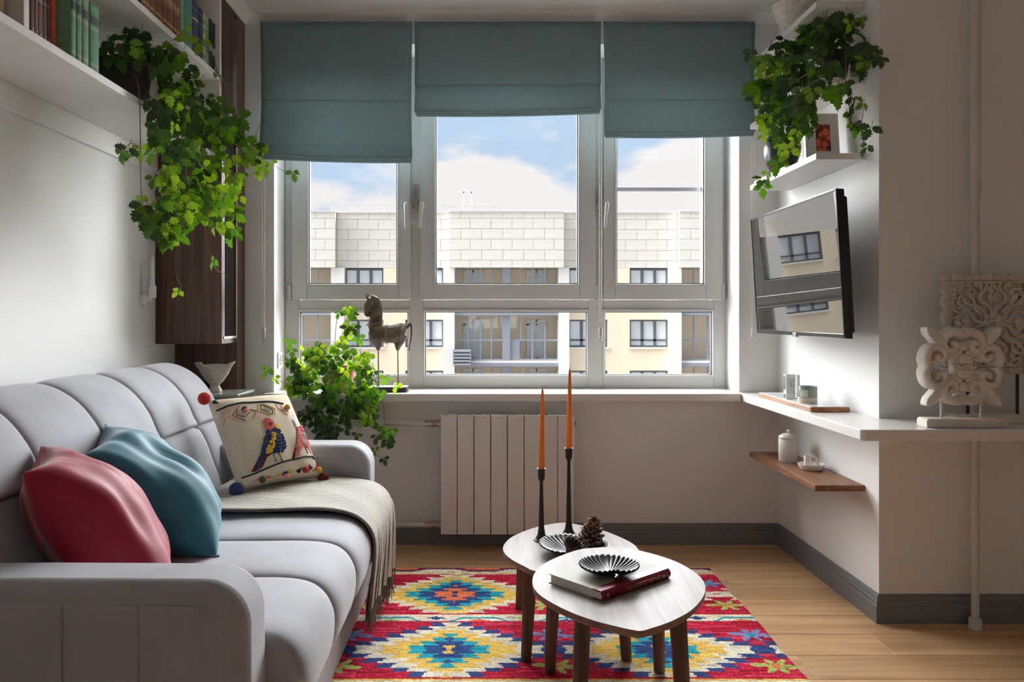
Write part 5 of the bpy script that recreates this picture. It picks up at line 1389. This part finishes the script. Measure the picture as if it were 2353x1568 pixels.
leaf_dish('leaf_dish', 'small black fluted leaf dish lying on the art book', dc, .083, R(4), HF + bt + .001, 17, .024)
dc2 = PZ(*z4([(770, 380)])[0], HR + .012)
leaf_dish('leaf_dish', 'larger black fluted leaf dish holding cone and seed pod', dc2, .115, R(150), HR + .001, 19, .03)

# pine cone and lotus pod
pcn = PZ(*z4([(925, 330)])[0], HR + .02)
pcc = thing('pine_cone', 'brown pine cone standing in the larger leaf dish', 'pine cone', (pcn.x, pcn.y, HR + .019), rot=(R(10), R(16), 0))
m_cone = mat('cone_scale', (92, 66, 54), .7, var=.2, vs=(90, 90, 90)); m_tip = mat('cone_tip', (142, 112, 92), .7)
MB().lathe([(.001, 0), (.016, .004), (.022, .02), (.018, .05), (.008, .075), (.001, .082)], (0, 0, 0), 14).build('core', m_cone, pcc, smooth=50)
scm = MB(); ring = []
scm.rings([[(0 + .0, -.003, -.0015), (0, .003, -.0015), (0, .003, .0015), (0, -.003, .0015)], [(.018, -.007, .002), (.018, .007, .002), (.018, .006, .007), (.018, -.006, .007)], [(.0245, -.0045, .0045), (.0245, .0045, .0045), (.0245, .0035, .0075), (.0245, -.0035, .0075)]])
for i_ in range(len(scm.m)): scm.m[i_] = 0
scm.m[-1] = 1
for i_ in range(4, 8): scm.m[i_] = 1
sme = scm.mesh('scale', mats=[m_cone, m_tip])
random.seed(2)
for k in range(62):
    t_ = (k + .5) / 62; z = .006 + .074 * t_; a = k * 2.39996; rr = .020 * math.sin(math.pi * (.18 + .78 * (1 - t_))) ** .7 * (1 - .35 * t_)
    el = R(-8 + 62 * t_) + rnd(-.15, .15); s_ = (1.62 - .62 * t_) * rnd(.85, 1.15)
    Mx = Matrix.Translation((rr * .55 * math.cos(a), rr * .55 * math.sin(a), z)) @ Matrix.Rotation(a, 4, 'Z') @ Matrix.Rotation(-el, 4, 'Y') @ Matrix.Scale(s_, 4)
    inst('scale', sme, pcc, M4=Mx)
lp = PZ(*z4([(760, 370)])[0], HR + .03)
lt = thing('lotus_pod', 'dried brown lotus seed pod lying in the larger leaf dish', 'seed pod', (lp.x, lp.y, HR + .040), rot=(R(30), R(26), 0))
m_pod = mat('dried_pod', (112, 74, 60), .75, var=.2, vs=(80, 80, 80), bump=.4, bs=(200, 200, 200))
MB().lathe([(.001, -.040), (.006, -.038), (.012, -.022), (.026, -.004), (.034, .004), (.034, .007), (.030, .008), (.001, .006)], (0, 0, 0), 28, fn=lambda p, a, r, z: Vector((p.x * (1 + .05 * math.cos(7 * a)), p.y * (1 + .05 * math.cos(7 * a)), p.z))).build('pod', m_pod, lt, smooth=50)
hm = MB().lathe([(.0056, -.001), (.0052, .0030), (.0042, .0034), (.0036, -.0002), (.0001, -.0004)], (0, 0, 0), 10).mesh('seed_hole', mats=[mat('pod_hole', (40, 24, 20), .8)], smooth=40)
for r_, n_ in ((0, 1), (.012, 6), (.0235, 11)):
    for k in range(n_): a = 2 * math.pi * k / n_; inst('seed_hole', hm, lt, (r_ * math.cos(a), r_ * math.sin(a), .0072))

# candlesticks and candles
m_iron = mat('black_iron', (34, 31, 31), .5, spec=.4, var=.15, vs=(60, 60, 60))
m_wax = mat('orange_wax', (238, 128, 46), .4, spec=.4)
def candle(bpx, bpy, cup_py, tip_py, wick, la, lb, lean):
    b_ = PZ(bpx, bpy, HR); s_ = FPX / b_.y; hz_ = (bpy - cup_py) / s_; ch = (cup_py - tip_py) / s_
    t = thing('candlestick', la, 'candlestick', (b_.x, b_.y, HR), group='black iron candlesticks')
    MB().lathe([(.001, 0), (.028, 0), (.029, .003), (.022, .008), (.0145, .022), (.0102, .05), (.0074, hz_ * .55), (.0060, hz_ - .055), (.0062, hz_ - .05)], b_, 8).build('foot', m_iron, t, smooth=25)
    MB().lathe([(.005, hz_ - .052), (.007, hz_ - .046), (.0125, hz_ - .034), (.0130, hz_ - .006), (.0165, hz_ - .002), (.0165, hz_), (.0115, hz_), (.0110, hz_ - .012), (.001, hz_ - .014)], b_, 20).build('cup', m_iron, t, smooth=40)
    cz_ = b_.z + hz_ - .013
    cc_ = thing('taper_candle', lb, 'candle', (b_.x, b_.y, cz_), group='orange taper candles')
    pr = [(.0112, 0), (.0118, .02), (.0106, .08), (.0078, .20), (.0048, ch - .0), (.0028, ch + .010), (.0008, ch + .013)]
    MB().lathe([(.001, 0)] + pr, (0, 0, 0), 20, fn=lambda p, a, r, z: Vector((b_.x + p.x + lean * (z / ch), b_.y + p.y, cz_ + p.z))).build('wax', m_wax, cc_, smooth=50)
    e = Vector((b_.x + lean, b_.y, cz_ + ch + .012))
    MB().tube([e + Vector(q) for q in wick], .0009, 5).build('wick', mat('wick', (150, 130, 112), .9), cc_)
candle(1244, 1243, 1077, 892, [(0, 0, -.002), (-.001, 0, .006), (.003, 0, .009), (.014, 0, .007)], 'shorter black iron candlestick on the rear table', 'orange taper candle in the shorter candlestick', .004)
candle(1307, 1229, 1030, 848, [(0, 0, -.002), (.001, 0, .006), (-.001, 0, .010), (.002, 0, .013), (.003, 0, .009)], 'taller black iron candlestick on the rear table', 'orange taper candle in the taller candlestick', .004)

# ------------------------------------------------------------------ horse statue on the sill
hy = 3.985
def hp(px, py, dy=0): p = P(px, py, hy); p.y += dy; return p
hs_ = thing('horse_statue', 'antique carved wooden horse on thin metal rods on the sill', 'statue', (hp(893, 900).x, hy, ZCT))
m_horse = mat('dark_carved_wood', (84, 72, 64), .55, spec=.35, var=.3, vs=(30, 30, 30), bump=.4, bs=(120, 120, 120), rgb2=(128, 116, 104))
hb = MB()
def ell(c, rx_, ry_, rz_, ax, n=16):  # ring around axis ax in x-z plane
    ax = Vector(ax).normalized(); up = Vector((0, 1, 0)); sd = ax.cross(up)
    return [c + up * ry_ * math.cos(2 * math.pi * k / n) + sd * rx_ * math.sin(2 * math.pi * k / n) for k in range(n)]
pxm = 1 / (FPX / hy)
def loft(lst): hb.rings([ell(hp(x, y), r * pxm, w_ * pxm, 0, a) for x, y, r, w_, a in lst])
loft([(846, 765, 5, 5, (1, 0, 0)), (850, 768, 16, 12, (1, 0, 0)), (862, 771, 23, 18, (1, 0, 0)), (880, 768, 21, 19, (1, 0, 0)), (900, 768, 21, 19, (1, 0, 0)), (920, 766, 24, 19, (1, 0, 0)), (930, 762, 18, 14, (1, 0, 0)), (936, 758, 5, 5, (1, 0, 0))])   # trunk
loft([(862, 775, 17, 14, (.1, 0, -1)), (867, 790, 12, 10, (.05, 0, -1)), (869, 800, 6, 6, (0, 0, -1)), (869, 806, 3, 3, (0, 0, -1))])          # fore quarter
loft([(920, 772, 18, 14, (0, 0, -1)), (917, 788, 12, 10, (0, 0, -1)), (914, 800, 6, 6, (0, 0, -1)), (914, 806, 3, 3, (0, 0, -1))])               # hind quarter
loft([(864, 772, 15, 13, (-.3, 0, 1)), (861, 748, 16, 12, (0, 0, 1)), (865, 724, 14.5, 10, (.1, 0, 1)), (865, 704, 13, 9, (-.2, 0, 1)), (860, 690, 12, 8, (-.6, 0, 1)), (852, 684, 8, 6, (-1, 0, .6))])  # neck
loft([(864, 690, 8, 6, (-1, 0, -.5)), (856, 691, 12, 9, (-.8, 0, -.8)), (848, 700, 11, 8, (-.4, 0, -1)), (844, 712, 8.5, 7, (-.3, 0, -1)), (843, 722, 7, 6, (-.1, 0, -1)), (844, 728, 4, 4, (0, 0, -1))])   # head
bo_ = hb.build('body', m_horse, hs_, smooth=80)
md = bo_.modifiers.new('remesh', 'REMESH'); md.mode = 'VOXEL'; md.voxel_size = .0028; md.use_smooth_shade = True
md = bo_.modifiers.new('smooth', 'SMOOTH'); md.iterations = 4; md.factor = .5
for dy in (-.011, .011):
    MB().tube([hp(849 + dy * 200, 690, dy), hp(845 + dy * 150, 680, dy), hp(842 + dy * 150, 673, dy)], [.006, .0055, .001], 8).build('ear', m_horse, hs_, smooth=60)
MB().tube(catmull([hp(932, 758), hp(941, 746), hp(946, 752), hp(945, 775), hp(941, 795), hp(941, 806)], 5), [.009, .014, .016, .015, .013, .003], 8).build('tail', m_horse, hs_, smooth=60)
m_brz = mat('aged_gilt', (140, 122, 88), .5, .35, var=.3, vs=(80, 80, 80))
def bandr(lst, r, nm):
    MB().tube(lst, r, 8).build(nm, m_brz, hs_, smooth=60)
def hoop(c, rx_, ry_, ax, nm, r): 
    e = ell(c, rx_, ry_, 0, ax, 28); e.append(e[0]); bandr(e, r, nm)
hoop(hp(889, 768), 22 * pxm, 20 * pxm, (1, 0, 0), 'girth_strap', .004)
hoop(hp(859, 745), 19 * pxm, 13 * pxm, (-.1, 0, 1), 'collar', .004)
MB().grid(lambda u, v: hp(862 + 66 * u, 744.5 + 3 * math.sin(u * 3.1) + (1 - math.cos((v - .5) * 2.4)) * 22, (v - .5) * 2 * 19.5 * pxm * math.sin(1.2) / 1.0), 14, 10).build('saddle_cloth', m_brz, hs_, smooth=70, solid=.003, fixn=False)
hoop(hp(847, 712), 10 * pxm, 9 * pxm, (-.35, 0, -1), 'bridle', .0018); hoop(hp(856, 694), 13 * pxm, 10 * pxm, (-.8, 0, -.6), 'bridle', .0018)
MB().tube([hp(846, 728, -.012), hp(848, 740, -.02), hp(852, 752, -.03)], .0016, 5).build('rein', m_brz, hs_)
st = [hp(890, 783, -.043), hp(885, 790, -.045), hp(884, 796, -.045), hp(894, 797, -.045), hp(893, 790, -.045), hp(890, 783, -.043)]
MB().tube(st, .0012, 5).build('stirrup', m_brz, hs_)
for px in (869, 914): MB().cyl(hp(px, 804), Vector((hp(px + 1, 880).x, hy, ZCT + .022)), .0032, .0038, n=10).build('rod', mat('brass_rod', (150, 118, 92), .35, .8), hs_, smooth=50)
x0_, x1_ = hp(845, 890).x, hp(938, 890).x
MB().prism(rrect(x0_, x1_, hy - .055, hy + .045, .012), lambda p: (p[0], p[1], ZCT), lambda p: (p[0], p[1], ZCT + .0265)).build('base', mat('blackened_wood', (58, 56, 56), .5, var=.2, vs=(20, 90, 90)), hs_, bevel=.004)
# ------------------------------------------------------------------ trailing grape ivies
m_lf = [translucent('ivy_leaf_dark', (34, 62, 36), (70, 120, 18), .20, .30, .35), translucent('ivy_leaf', (48, 88, 36), (104, 158, 18), .30, .36, .3), translucent('ivy_leaf_young', (92, 132, 44), (160, 194, 36), .40, .45, .25)]
m_stem = mat('ivy_stem', (128, 98, 70), .7)
HALF = [(.0, .0), (.10, .06), (.27, .20), (.20, .27), (.40, .40), (.26, .46), (.37, .62), (.20, .65), (.22, .82), (.07, .84), (.0, 1.0)]
def leaf_mesh(mi, seed):
    rr = random.Random(seed); mb = MB()
    for (ang, s_, off) in ((0, 1.0, 0.20), (72, .84, 0.07), (-72, .82, 0.07)):
        ang = R(ang + rr.uniform(-8, 8)); fold = rr.uniform(.10, .40); curl = rr.uniform(.10, .55); tw = rr.uniform(-.25, .25)
        ca, sa = math.cos(ang), math.sin(ang); b = len(mb.v); n = len(HALF); w = rr.uniform(.86, 1.05)
        def tf(x, y):
            z = fold * abs(x) - curl * y * y * .6 + tw * x * y + .03 * math.sin(y * 14) * abs(x) * 3
            x, y = x * s_, y * s_ + off; return Vector((x * ca + y * sa, -x * sa + y * ca, z * s_))
        sp_ = [tf(0, y) for _, y in HALF]; rt = [tf(x * w, y) for x, y in HALF]; lf = [tf(-x * w * .96, y * .99 + .005) for x, y in HALF]
        mb.v += sp_ + rt + lf
        for i in range(n - 1):
            f1 = [b + i, b + n + i, b + n + i + 1, b + i + 1]; f2 = [b + i, b + i + 1, b + 2 * n + i + 1, b + 2 * n + i]
            if i == 0: f1 = [b, b + n + 1, b + 1]; f2 = [b, b + 1, b + 2 * n + 1]
            if i == n - 2: f1 = [b + i, b + n + i, b + i + 1]; f2 = [b + i, b + i + 1, b + 2 * n + i]
            mb.f += [f1, f2]; mb.m += [0, 0]
    mb.tube([(0, .22, 0), (0, -.25, -.03), (rr.uniform(-.1, .1), -.55, -.12)], .016, 4, mi=1)
    me = mb.mesh('leaf', mats=[m_lf[mi], m_stem]); me.polygons.foreach_set('use_smooth', [True] * len(me.polygons)); return me
LEAF = [[leaf_mesh(k, 10 * k + q) for q in range(5)] for k in range(3)]
SOLID = [(XL, XC, BY0, BY1, Z1, Z1T), (XL, XC, BY0, BY1, Z2, Z2T), (XL, XC, BY1 - .025, BY1, Z1T, Z3), (XL, XC, 3.588, YB, .1, 2.57), (XL - .1, XL + .016, 0, YB, 0, ZC),
         (-1.39, -1.198, 2.3, 2.49, Z1T, Z1T + .214), (-1.39, -1.198, 2.7, 3.56, Z2T, Z2T + .257),
         (-1.08, 1.26, 3.858, YW + .02, .70, .751), (-2, 2, YB, YB + .3, 0, .7), (-2, OX0, YB, YB + .3, 0, ZC), (OX1, 2, YB, YB + .3, 0, ZC), (-2, 2, YW - .05, YW + .2, 0, ZC), (-1.44, -.45, 3.16, 3.34, 0, .615),
         (XR, 3, YF, YB, 0, ZC), (-1.2, 1.4, 3.845, 3.90, 1.85, 2.6), (1.24, 1.40, 2.88, 3.86, 1.03, 1.60), (-1.0, -.2, 3.83, 3.87, .59, .62)] + [(1.262, XR, SHY0, SHY1, z - .024, z) for z in ZSH] + \
        [(1.284, 1.425, 3.165, 3.215, ZSH[0], ZSH[0] + .20), (1.26, 1.43, 3.515, 3.69, ZSH[0], ZSH[0] + .2), (1.26, 1.45, 3.385, 3.575, ZSH[2], ZSH[2] + .18), (hp(835, 0).x, hp(950, 0).x, hy - .03, hy + .03, CAMZ - .18, CAMZ + .13)]
def hits(p): return any(a <= p.x <= b and c <= p.y <= d and e <= p.z <= f for a, b, c, d, e, f in SOLID)
def put_leaf(root, p, size, face, down, kind, org):
    for _ in range(14):
        if try_leaf(root, p, size, face, down, kind, org): return True
    return False
def try_leaf(root, p, size, face, down, kind, org):
    tip = (Vector(down) + Vector((rnd(-.7, .7), rnd(-.5, .5), rnd(-.5, .6)))).normalized()
    nm = (Vector(face) + Vector((rnd(-.8, .8), rnd(-.6, .6), rnd(-.5, .7)))); nm = nm - tip * nm.dot(tip)
    nm.normalize(); xa = tip.cross(nm)
    Mx = Matrix((xa, tip, nm)).transposed().to_4x4(); Mx.translation = p - org
    me = random.choice(LEAF[kind]); Mx = Mx @ Matrix.Scale(size, 4)
    if any(hits(Mx @ v.co + org) for v in me.vertices): return False
    inst('leaf', me, root, M4=Mx); return True
def kindpick(w): 
    q = random.random(); return 0 if q < w[0] else (1 if q < w[0] + w[1] else 2)
def ivy(root, blobs, strands, X=None, depth=None, size=(.042, .066), face=(0, -1, .35), ok=None):
    org = ORG[root]; cnt = 0
    for bl in blobs:
        px, py, rx_, ry_, n, Xb, w = bl
        k = 0; g = 0
        while k < n and g < n * 12:
            g += 1
            a = rnd(0, 6.283); r = math.sqrt(random.random()); qx, qy = px + rx_ * r * math.cos(a), py + ry_ * r * math.sin(a)
            d = depth(qx, qy, Xb); p = P(qx, qy, d)
            if ok and not ok(p): continue
            k += 1 if put_leaf(root, p, rnd(*size), face, (0, 0, -1), kindpick(w), org) else 0
        cnt += k
    for (pts, n, w, r) in strands:
        q = [P(px, py, depth(px, py, Xb) if Xb < 0 or Xb > 0 and Xb < 2 else Xb) for px, py, Xb in pts]; c = catmull(q, 6)
        MB().tube(c, [r, r * .55], 6).build('stem', m_stem, root, smooth=60)
        for k in range(n):
            t = (k + rnd(.5, 1.0)) / n; p = c[min(int(t * (len(c) - 1)), len(c) - 1)]
            p = p + Vector((rnd(-.015, .015), rnd(-.015, .01), rnd(-.012, .008)))
            put_leaf(root, p, rnd(size[0] * .75, size[1] * .85), face, (0, 0, -1), kindpick(w), org)
def pot(root, c, r0, r1, h, m, rim=.012, ribs=0):
    prof = [(.001, 0), (r0, 0), (r1 * .97, h - rim * 1.3), (r1 * 1.05, h - rim * 1.2), (r1 * 1.07, h), (r1 * .98, h), (r1 * .94, h - rim), (r1 * .90, h - .02)]
    fn = (lambda p, a, r, z: Vector((c[0] + (p.x - c[0]) * (1 + .012 * math.cos(ribs * a)), c[1] + (p.y - c[1]) * (1 + .012 * math.cos(ribs * a)), p.z))) if ribs else None
    MB().lathe(prof, c, 96 if ribs else 36, fn=fn).build('pot', m, root, smooth=40)
    MB().lathe([(r1 * .92, h - .022), (r1 * .4, h - .014), (.001, h - .012)], c, 24).build('soil', m_soil, root, smooth=60)
random.seed(21)
DK, MX, YG = (.62, .33), (.30, .48), (.08, .50)
# 1: on the bookcase
pc1 = (-1.305, 2.86, Z1T)
r1_ = thing('potted_ivy', 'grape ivy in black pot trailing from the bookcase over the cabinet', 'plant', pc1, group='trailing grape ivies')
pot(r1_, pc1, .082, .105, .155, m_black, ribs=40)
def d1(px, py, X): return min(3.52, FPX * abs(X) / max(300, (CX - px)) + rnd(-.05, .05))
def ok1(p):
    if p.x > -1.19: return True
    return (Z1T + .03 < p.z < 2.15 and p.y < 3.5 and p.x > -1.44)
ivy(r1_, [(285, 100, 48, 34, 16, -1.27, DK), (340, 105, 60, 40, 18, -1.22, DK), (395, 165, 55, 50, 20, -1.15, DK), (440, 225, 55, 55, 24, -1.10, MX), (375, 235, 45, 35, 12, -1.13, DK),
          (465, 300, 65, 55, 26, -1.08, MX), (400, 325, 60, 50, 18, -1.10, DK), (440, 395, 70, 55, 28, -1.06, MX), (555, 320, 35, 62, 14, -.99, YG), (420, 455, 60, 45, 22, -1.06, MX), (475, 470, 50, 45, 14, -1.05, YG),
          (390, 535, 32, 40, 10, -1.08, YG), (345, 480, 22, 38, 7, -1.12, MX), (520, 430, 38, 50, 12, -1.02, YG), (590, 350, 18, 55, 8, -.96, YG), (530, 505, 20, 32, 6, -1.02, YG), (500, 260, 40, 40, 8, -1.05, MX)],
    [([(300, 150, -1.27), (318, 200, -1.2), (322, 300, -1.16), (323, 400, -1.15), (325, 470, -1.15)], 1, MX, .0022), ([(310, 160, -1.25), (350, 250, -1.15), (362, 360, -1.13), (365, 480, -1.12), (372, 540, -1.1)], 3, MX, .0022),
     ([(340, 150, -1.22), (380, 105, -1.16), (430, 78, -1.12), (478, 108, -1.08), (505, 180, -1.04), (511, 240, -1.02), (490, 320, -1.02), (484, 370, -1.04)], 5, YG, .002), ([(405, 500, -1.08), (404, 560, -1.08), (405, 632, -1.08), (415, 655, -1.08), (413, 672, -1.08)], 0, YG, .0017),
     ([(470, 480, -1.05), (474, 560, -1.05), (486, 600, -1.04), (500, 622, -1.03), (522, 632, -1.02)], 1, YG, .0016), ([(324, 350, -1.15), (306, 330, -1.15), (290, 336, -1.15), (272, 352, -1.15)], 3, MX, .0016),
     ([(540, 330, -1.0), (580, 360, -.97), (620, 375, -.93), (650, 392, -.9), (688, 402, -.87)], 3, MX, .0014), ([(440, 250, -1.1), (470, 380, -1.06), (480, 480, -1.05), (520, 525, -1.02)], 4, YG, .002), ([(400, 200, -1.15), (420, 340, -1.08), (432, 460, -1.07), (410, 560, -1.08)], 4, MX, .002)],
    depth=d1, ok=ok1)
put_leaf(r1_, P(412, 668, d1(412, 668, -1.08)), .032, (0, -1, .3), (0, 0, -1), 2, ORG[r1_])
for q in ((430, 70), (425, 95)): put_leaf(r1_, P(q[0], q[1], d1(*q, -1.12)), .05, (0, -1, .3), (.2, 0, .4), 2, ORG[r1_])
# 2: on the window sill
pc2 = (P(781, 890, 3.965).x, 3.965, ZCT)
r2_ = thing('potted_ivy', 'bushy grape ivy in terracotta pot on the sill beside the horse', 'plant', pc2, group='trailing grape ivies')
pot(r2_, pc2, .055, .076, .125, mat('terracotta', (176, 100, 72), .8, var=.12, vs=(40, 40, 40)))
def d2(px, py, X): return (3.74 if py > 885 else 3.86) + rnd(-.07, .07) - (.04 if py > 960 else 0)
def ok2(p): return p.y < 3.845 or p.z > ZCT + .03
ivy(r2_, [(700, 815, 42, 34, 14, 0, MX), (735, 855, 55, 45, 18, 0, MX), (815, 845, 50, 45, 18, 0, MX), (770, 905, 80, 35, 26, 0, MX), (755, 965, 80, 38, 30, 0, DK), (825, 925, 48, 50, 18, 0, MX), (845, 880, 35, 35, 9, 0, MX), (880, 1000, 24, 26, 7, 0, DK), (800, 775, 28, 42, 9, 0, YG), (800, 722, 16, 24, 4, 0, YG), (770, 810, 60, 30, 14, 0, YG), (690, 880, 30, 30, 8, 0, MX)],
    [([(775, 860, 3.95), (770, 780, 3.9), (778, 720, 3.88), (795, 698, 3.87), (812, 708, 3.86)], 3, YG, .0016), ([(760, 870, 3.9), (690, 870, 3.82), (650, 880, 3.8), (628, 850, 3.78), (610, 842, 3.76)], 3, MX, .0016), ([(850, 880, 3.8), (878, 915, 3.76), (882, 990, 3.74), (862, 1010, 3.72), (858, 1040, 3.72), (895, 1062, 3.72)], 4, DK, .0016),
     ([(780, 860, 3.93), (740, 930, 3.76), (735, 1000, 3.72)], 4, MX, .002), ([(800, 860, 3.93), (830, 930, 3.76), (820, 1000, 3.72)], 4, MX, .002), ([(840, 870, 3.85), (880, 865, 3.85), (905, 862, 3.84), (918, 880, 3.84)], 2, YG, .0014), ([(690, 850, 3.85), (672, 800, 3.85), (668, 780, 3.85)], 2, MX, .0014)],
    depth=d2, size=(.040, .060), ok=ok2)
# 3: on the right shelves
pc3 = (1.372, 3.125, ZSH[1])
r3_ = thing('potted_ivy', 'dark grape ivy in ribbed black pot spilling from the white shelves', 'plant', pc3, group='trailing grape ivies')
pot(r3_, pc3, .040, .058, .118, m_black, ribs=26)
def d3(px, py, X): return FPX * X / (px - CX) + rnd(-.05, .05)
def ok3(p):
    if p.x > XR - .03 and p.y > YF - .05: return False
    if p.x < 1.24 or p.y < SHY0 - .03: return p.y < 3.83
    return any(z + .04 < p.z < z + .25 for z in ZSH[1:])
ivy(r3_, [(1870, 75, 55, 40, 22, 1.29, DK), (1925, 60, 50, 34, 16, 1.33, DK), (1978, 110, 28, 40, 10, 1.36, DK), (1830, 120, 55, 45, 22, 1.22, DK), (1868, 155, 45, 30, 14, 1.22, DK), (1785, 165, 40, 45, 16, 1.18, MX), (1765, 230, 36, 48, 16, 1.17, MX), (1812, 225, 45, 45, 20, 1.18, DK), (1850, 225, 28, 36, 10, 1.16, DK),
          (1790, 285, 38, 30, 11, 1.17, MX), (1850, 280, 24, 24, 6, 1.16, DK), (1738, 130, 18, 22, 4, 1.15, DK), (1735, 190, 18, 26, 4, 1.15, YG), (1905, 205, 30, 12, 5, 1.18, MX)],
    [([(1945, 130, 1.28), (1943, 195, 1.24), (1952, 235, 1.24), (1950, 275, 1.24)], 3, DK, .002), ([(1952, 235, 1.24), (1968, 222, 1.25), (1982, 240, 1.26), (1980, 278, 1.26), (1960, 283, 1.25)], 2, MX, .0015), ([(1955, 282, 1.24), (1985, 285, 1.26), (2000, 300, 1.27), (1985, 330, 1.27)], 4, DK, .0015),
     ([(1838, 290, 1.16), (1828, 335, 1.16), (1795, 365, 1.16), (1768, 395, 1.16), (1745, 425, 1.16)], 9, MX, .0015), ([(1795, 300, 1.17), (1792, 345, 1.17)], 2, MX, .0013), ([(1992, 112, 1.37), (2015, 125, 1.38), (2035, 135, 1.38)], 4, DK, .0014), ([(1870, 160, 1.22), (1800, 210, 1.18), (1760, 280, 1.17), (1750, 310, 1.17)], 4, YG, .002),
     ([(1970, 60, 1.36), (1980, 40, 1.36), (1992, 32, 1.36)], 1, DK, .0013)],
    depth=d3, ok=ok3)
